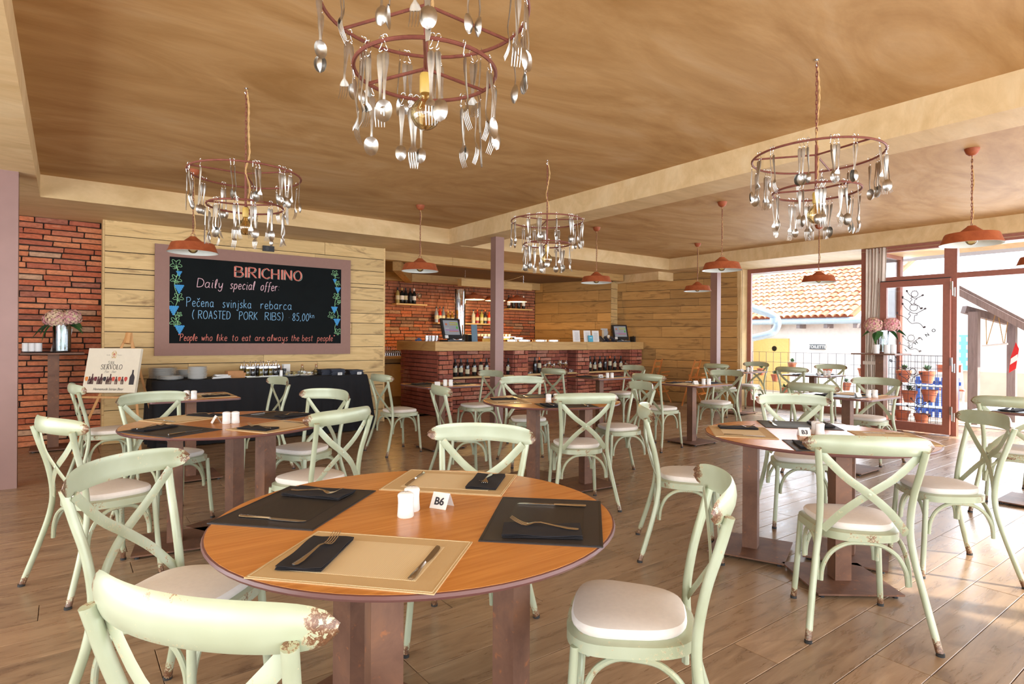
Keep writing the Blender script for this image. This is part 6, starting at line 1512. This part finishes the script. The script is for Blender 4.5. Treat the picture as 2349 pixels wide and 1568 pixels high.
m = MB(); P_ = [atX(2330, 785, Xb), atX(2337, 800, Xb), atX(2330, 845, Xb), atX(2314, 855, Xb), atX(2318, 820, Xb)]; m.add(P_+[p+Vector((.02, 0, 0)) for p in P_], [(0,1,2,3,4), (9,8,7,6,5)]+[(i, (i+1) % 5, 5+(i+1) % 5, 5+i) for i in range(5)]); m.build('cloth', plain('red_cloth', srgb(206,40,40), .8), fl)
m = MB(); P_ = [atX(2319, 822, Xb-.01), atX(2334, 812, Xb-.01), atX(2333, 826, Xb-.01), atX(2317, 836, Xb-.01)]; m.add(P_+[p+Vector((.005, 0, 0)) for p in P_], [(0,1,2,3), (7,6,5,4)]+[(i, (i+1) % 4, 4+(i+1) % 4, 4+i) for i in range(4)]); m.build('white_band', M['paper'], fl)
# garden table and chair frames on the terrace
gt = thing('garden_chair', 'white folding garden chair with a brown seat beyond the doorway', 'chair', (13.4, 4.05, -.07), .4)
for s in (-1, 1): MB().tube([(-.2, s*.2, 0), (.18, s*.2, .95)], .016, 6).build('leg', M['paper'], gt); MB().tube([(.2, s*.2, 0), (-.2, s*.2, .48)], .016, 6).build('leg', M['paper'], gt)
MB().box((0, 0, .46), (.4, .42, .025)).build('seat', M['terracotta'], gt); MB().box((.16, 0, .85), (.02, .4, .14)).build('backrest', M['terracotta'], gt)
rk = thing('tree', 'green tree crown above the outbuilding roof', 'tree', (24, 11.5, 0)); m = MB(); rr = random.Random(6)
for i in range(500):
    v = Vector((rr.gauss(0, 1), rr.gauss(0, 1), rr.gauss(0, 1))).normalized()*rr.uniform(.7, 1.05); c = Vector((v.x*1.0, v.y*.9, 5.4+v.z*1.1)); l = leaf_mb(.28, .16, .3); l.xf(Matrix.Translation(c) @ Matrix.Rotation(rr.uniform(0, 6.28), 4, 'Z') @ Matrix.Rotation(rr.uniform(-1, 1), 4, 'Y')); m.add(l.v, l.f)
m.build('foliage', plain('tree_green', srgb(96,130,84), .8), rk, kind='stuff'); MB().tube([(0, 0, -.1), (0, 0, 5.0)], .12, 8).build('trunk', M['oldwood'], rk)
# ---- person sitting outside at the right edge, mostly cut by the frame
def person():
    t = thing('person', 'person in a pink top and blue shorts sitting outside at the right edge', 'person', (10.95, 2.02, -.07), radians(75))
    J = {'pelvis': (0, 0, .50), 'waist': (0, -.02, .66), 'chest': (0, -.03, .88), 'neck': (0, -.01, 1.03), 'head': (0, .01, 1.15), 'crown': (0, .0, 1.26),
         'sl': (.17, -.02, .97), 'el': (.24, .08, .74), 'wl': (.12, .30, .72), 'sr': (-.17, -.02, .97), 'er': (-.24, .08, .74), 'wr': (-.10, .30, .72),
         'hl': (.10, 0, .49), 'kl': (.14, .42, .50), 'al': (.13, .44, .10), 'tl': (.13, .58, .03), 'hr': (-.10, 0, .49), 'kr': (-.14, .42, .50), 'ar': (-.15, .40, .10), 'tr': (-.15, .54, .03)}
    R_ = {'pelvis': .13, 'waist': .115, 'chest': .135, 'neck': .05, 'head': .085, 'crown': .06, 'sl': .055, 'el': .04, 'wl': .028, 'sr': .055, 'er': .04, 'wr': .028, 'hl': .095, 'kl': .062, 'al': .04, 'tl': .035, 'hr': .095, 'kr': .062, 'ar': .04, 'tr': .035}
    E_ = [('pelvis', 'waist'), ('waist', 'chest'), ('chest', 'neck'), ('neck', 'head'), ('head', 'crown'), ('chest', 'sl'), ('sl', 'el'), ('el', 'wl'), ('chest', 'sr'), ('sr', 'er'), ('er', 'wr'), ('pelvis', 'hl'), ('hl', 'kl'), ('kl', 'al'), ('al', 'tl'), ('pelvis', 'hr'), ('hr', 'kr'), ('kr', 'ar'), ('ar', 'tr')]
    names = list(J); vs = [J[n_] for n_ in names]; rs = [R_[n_] for n_ in names]; es = [(names.index(a), names.index(b)) for a, b in E_]
    for w_, s in (('wl', 1), ('wr', -1)):
        b0 = Vector(J[w_])
        for k in range(5):
            a = (k-2)*.22*s; l = (.05, .075, .085, .08, .065)[k]; base = b0 + Vector((-(k-2)*.014*s, .05, 0)); vs.append(tuple(base)); rs.append(.014); i0 = len(vs)-1; es.append((names.index(w_), i0))
            vs.append(tuple(base+Vector((-sin(a)*l*.6, cos(a)*l*.6, .002)))); rs.append(.009); vs.append(tuple(base+Vector((-sin(a)*l, cos(a)*l, -.015)))); rs.append(.007); es += [(i0, i0+1), (i0+1, i0+2)]
    me = D.meshes.new('body'); me.from_pydata(vs, es, []); o = link('body', me, t)
    sk_ = o.modifiers.new('skin', 'SKIN'); 
    for i, v in enumerate(me.skin_vertices[0].data): v.radius = (rs[i], rs[i]); v.use_root = (i == 0)
    ss = o.modifiers.new('sub', 'SUBSURF'); ss.levels = 1; ss.render_levels = 1
    me2 = D.meshes.new_from_object(o.evaluated_get(bpy.context.evaluated_depsgraph_get())); o.modifiers.clear(); o.data = me2
    me2.materials.clear(); me2.materials.append(plain('skin', srgb(226,178,156), .6)); me2.materials.append(plain('pink_top', srgb(224,150,180), .8)); me2.materials.append(plain('blue_shorts', srgb(110,160,214), .8))
    for p in me2.polygons:
        c = p.center; p.use_smooth = True
        p.material_index = 1 if (c.z > .58 and c.z < 1.0 and abs(c.x) < .23) else (2 if (c.y < .30 and .36 < c.z < .60 and abs(c.x) < .25) else 0)
    hm = MB().ball((0, -.015, 1.20), .098, 16, 10, (1, 1.05, 1.1)); o2 = hm.build('hair', plain('brown_hair', srgb(90,60,40), .8), t, smooth=True)
    m = MB(); [m.ball((s*.03, .092, 1.17), .010, 8, 6) for s in (-1, 1)]; m.build('eyes', M['ink'], t); MB().ball((0, .105, 1.145), .014, 8, 6, (.8, 1.2, 1.3)).build('nose', me2.materials[0], t, smooth=True)
    st_ = thing('stool', 'low stool under the seated person outside', 'stool', (10.95, 2.02, -.07), radians(75)); MB().box((0, 0, .355), (.36, .34, .03)).build('seat', M['oldwood'], st_)
    for a in (-1, 1):
        for b in (-1, 1): MB().box((a*.14, b*.13, .17), (.035, .035, .34)).build('leg', M['oldwood'], st_)
person()
# warm working light under the bar shelves, as the photo shows on the brick behind the counter
for x, y, z, e in ((4.9, 10.3, 1.45, 9), (7.6, 10.2, 1.35, 8)):
    l = D.lights.new('counter_lamp_light', 'POINT'); l.energy = e; l.color = (1, .55, .15); l.shadow_soft_size = .15
    o = D.objects.new('counter_lamp_light', l); COL.objects.link(o); o.location = (x, y, z)
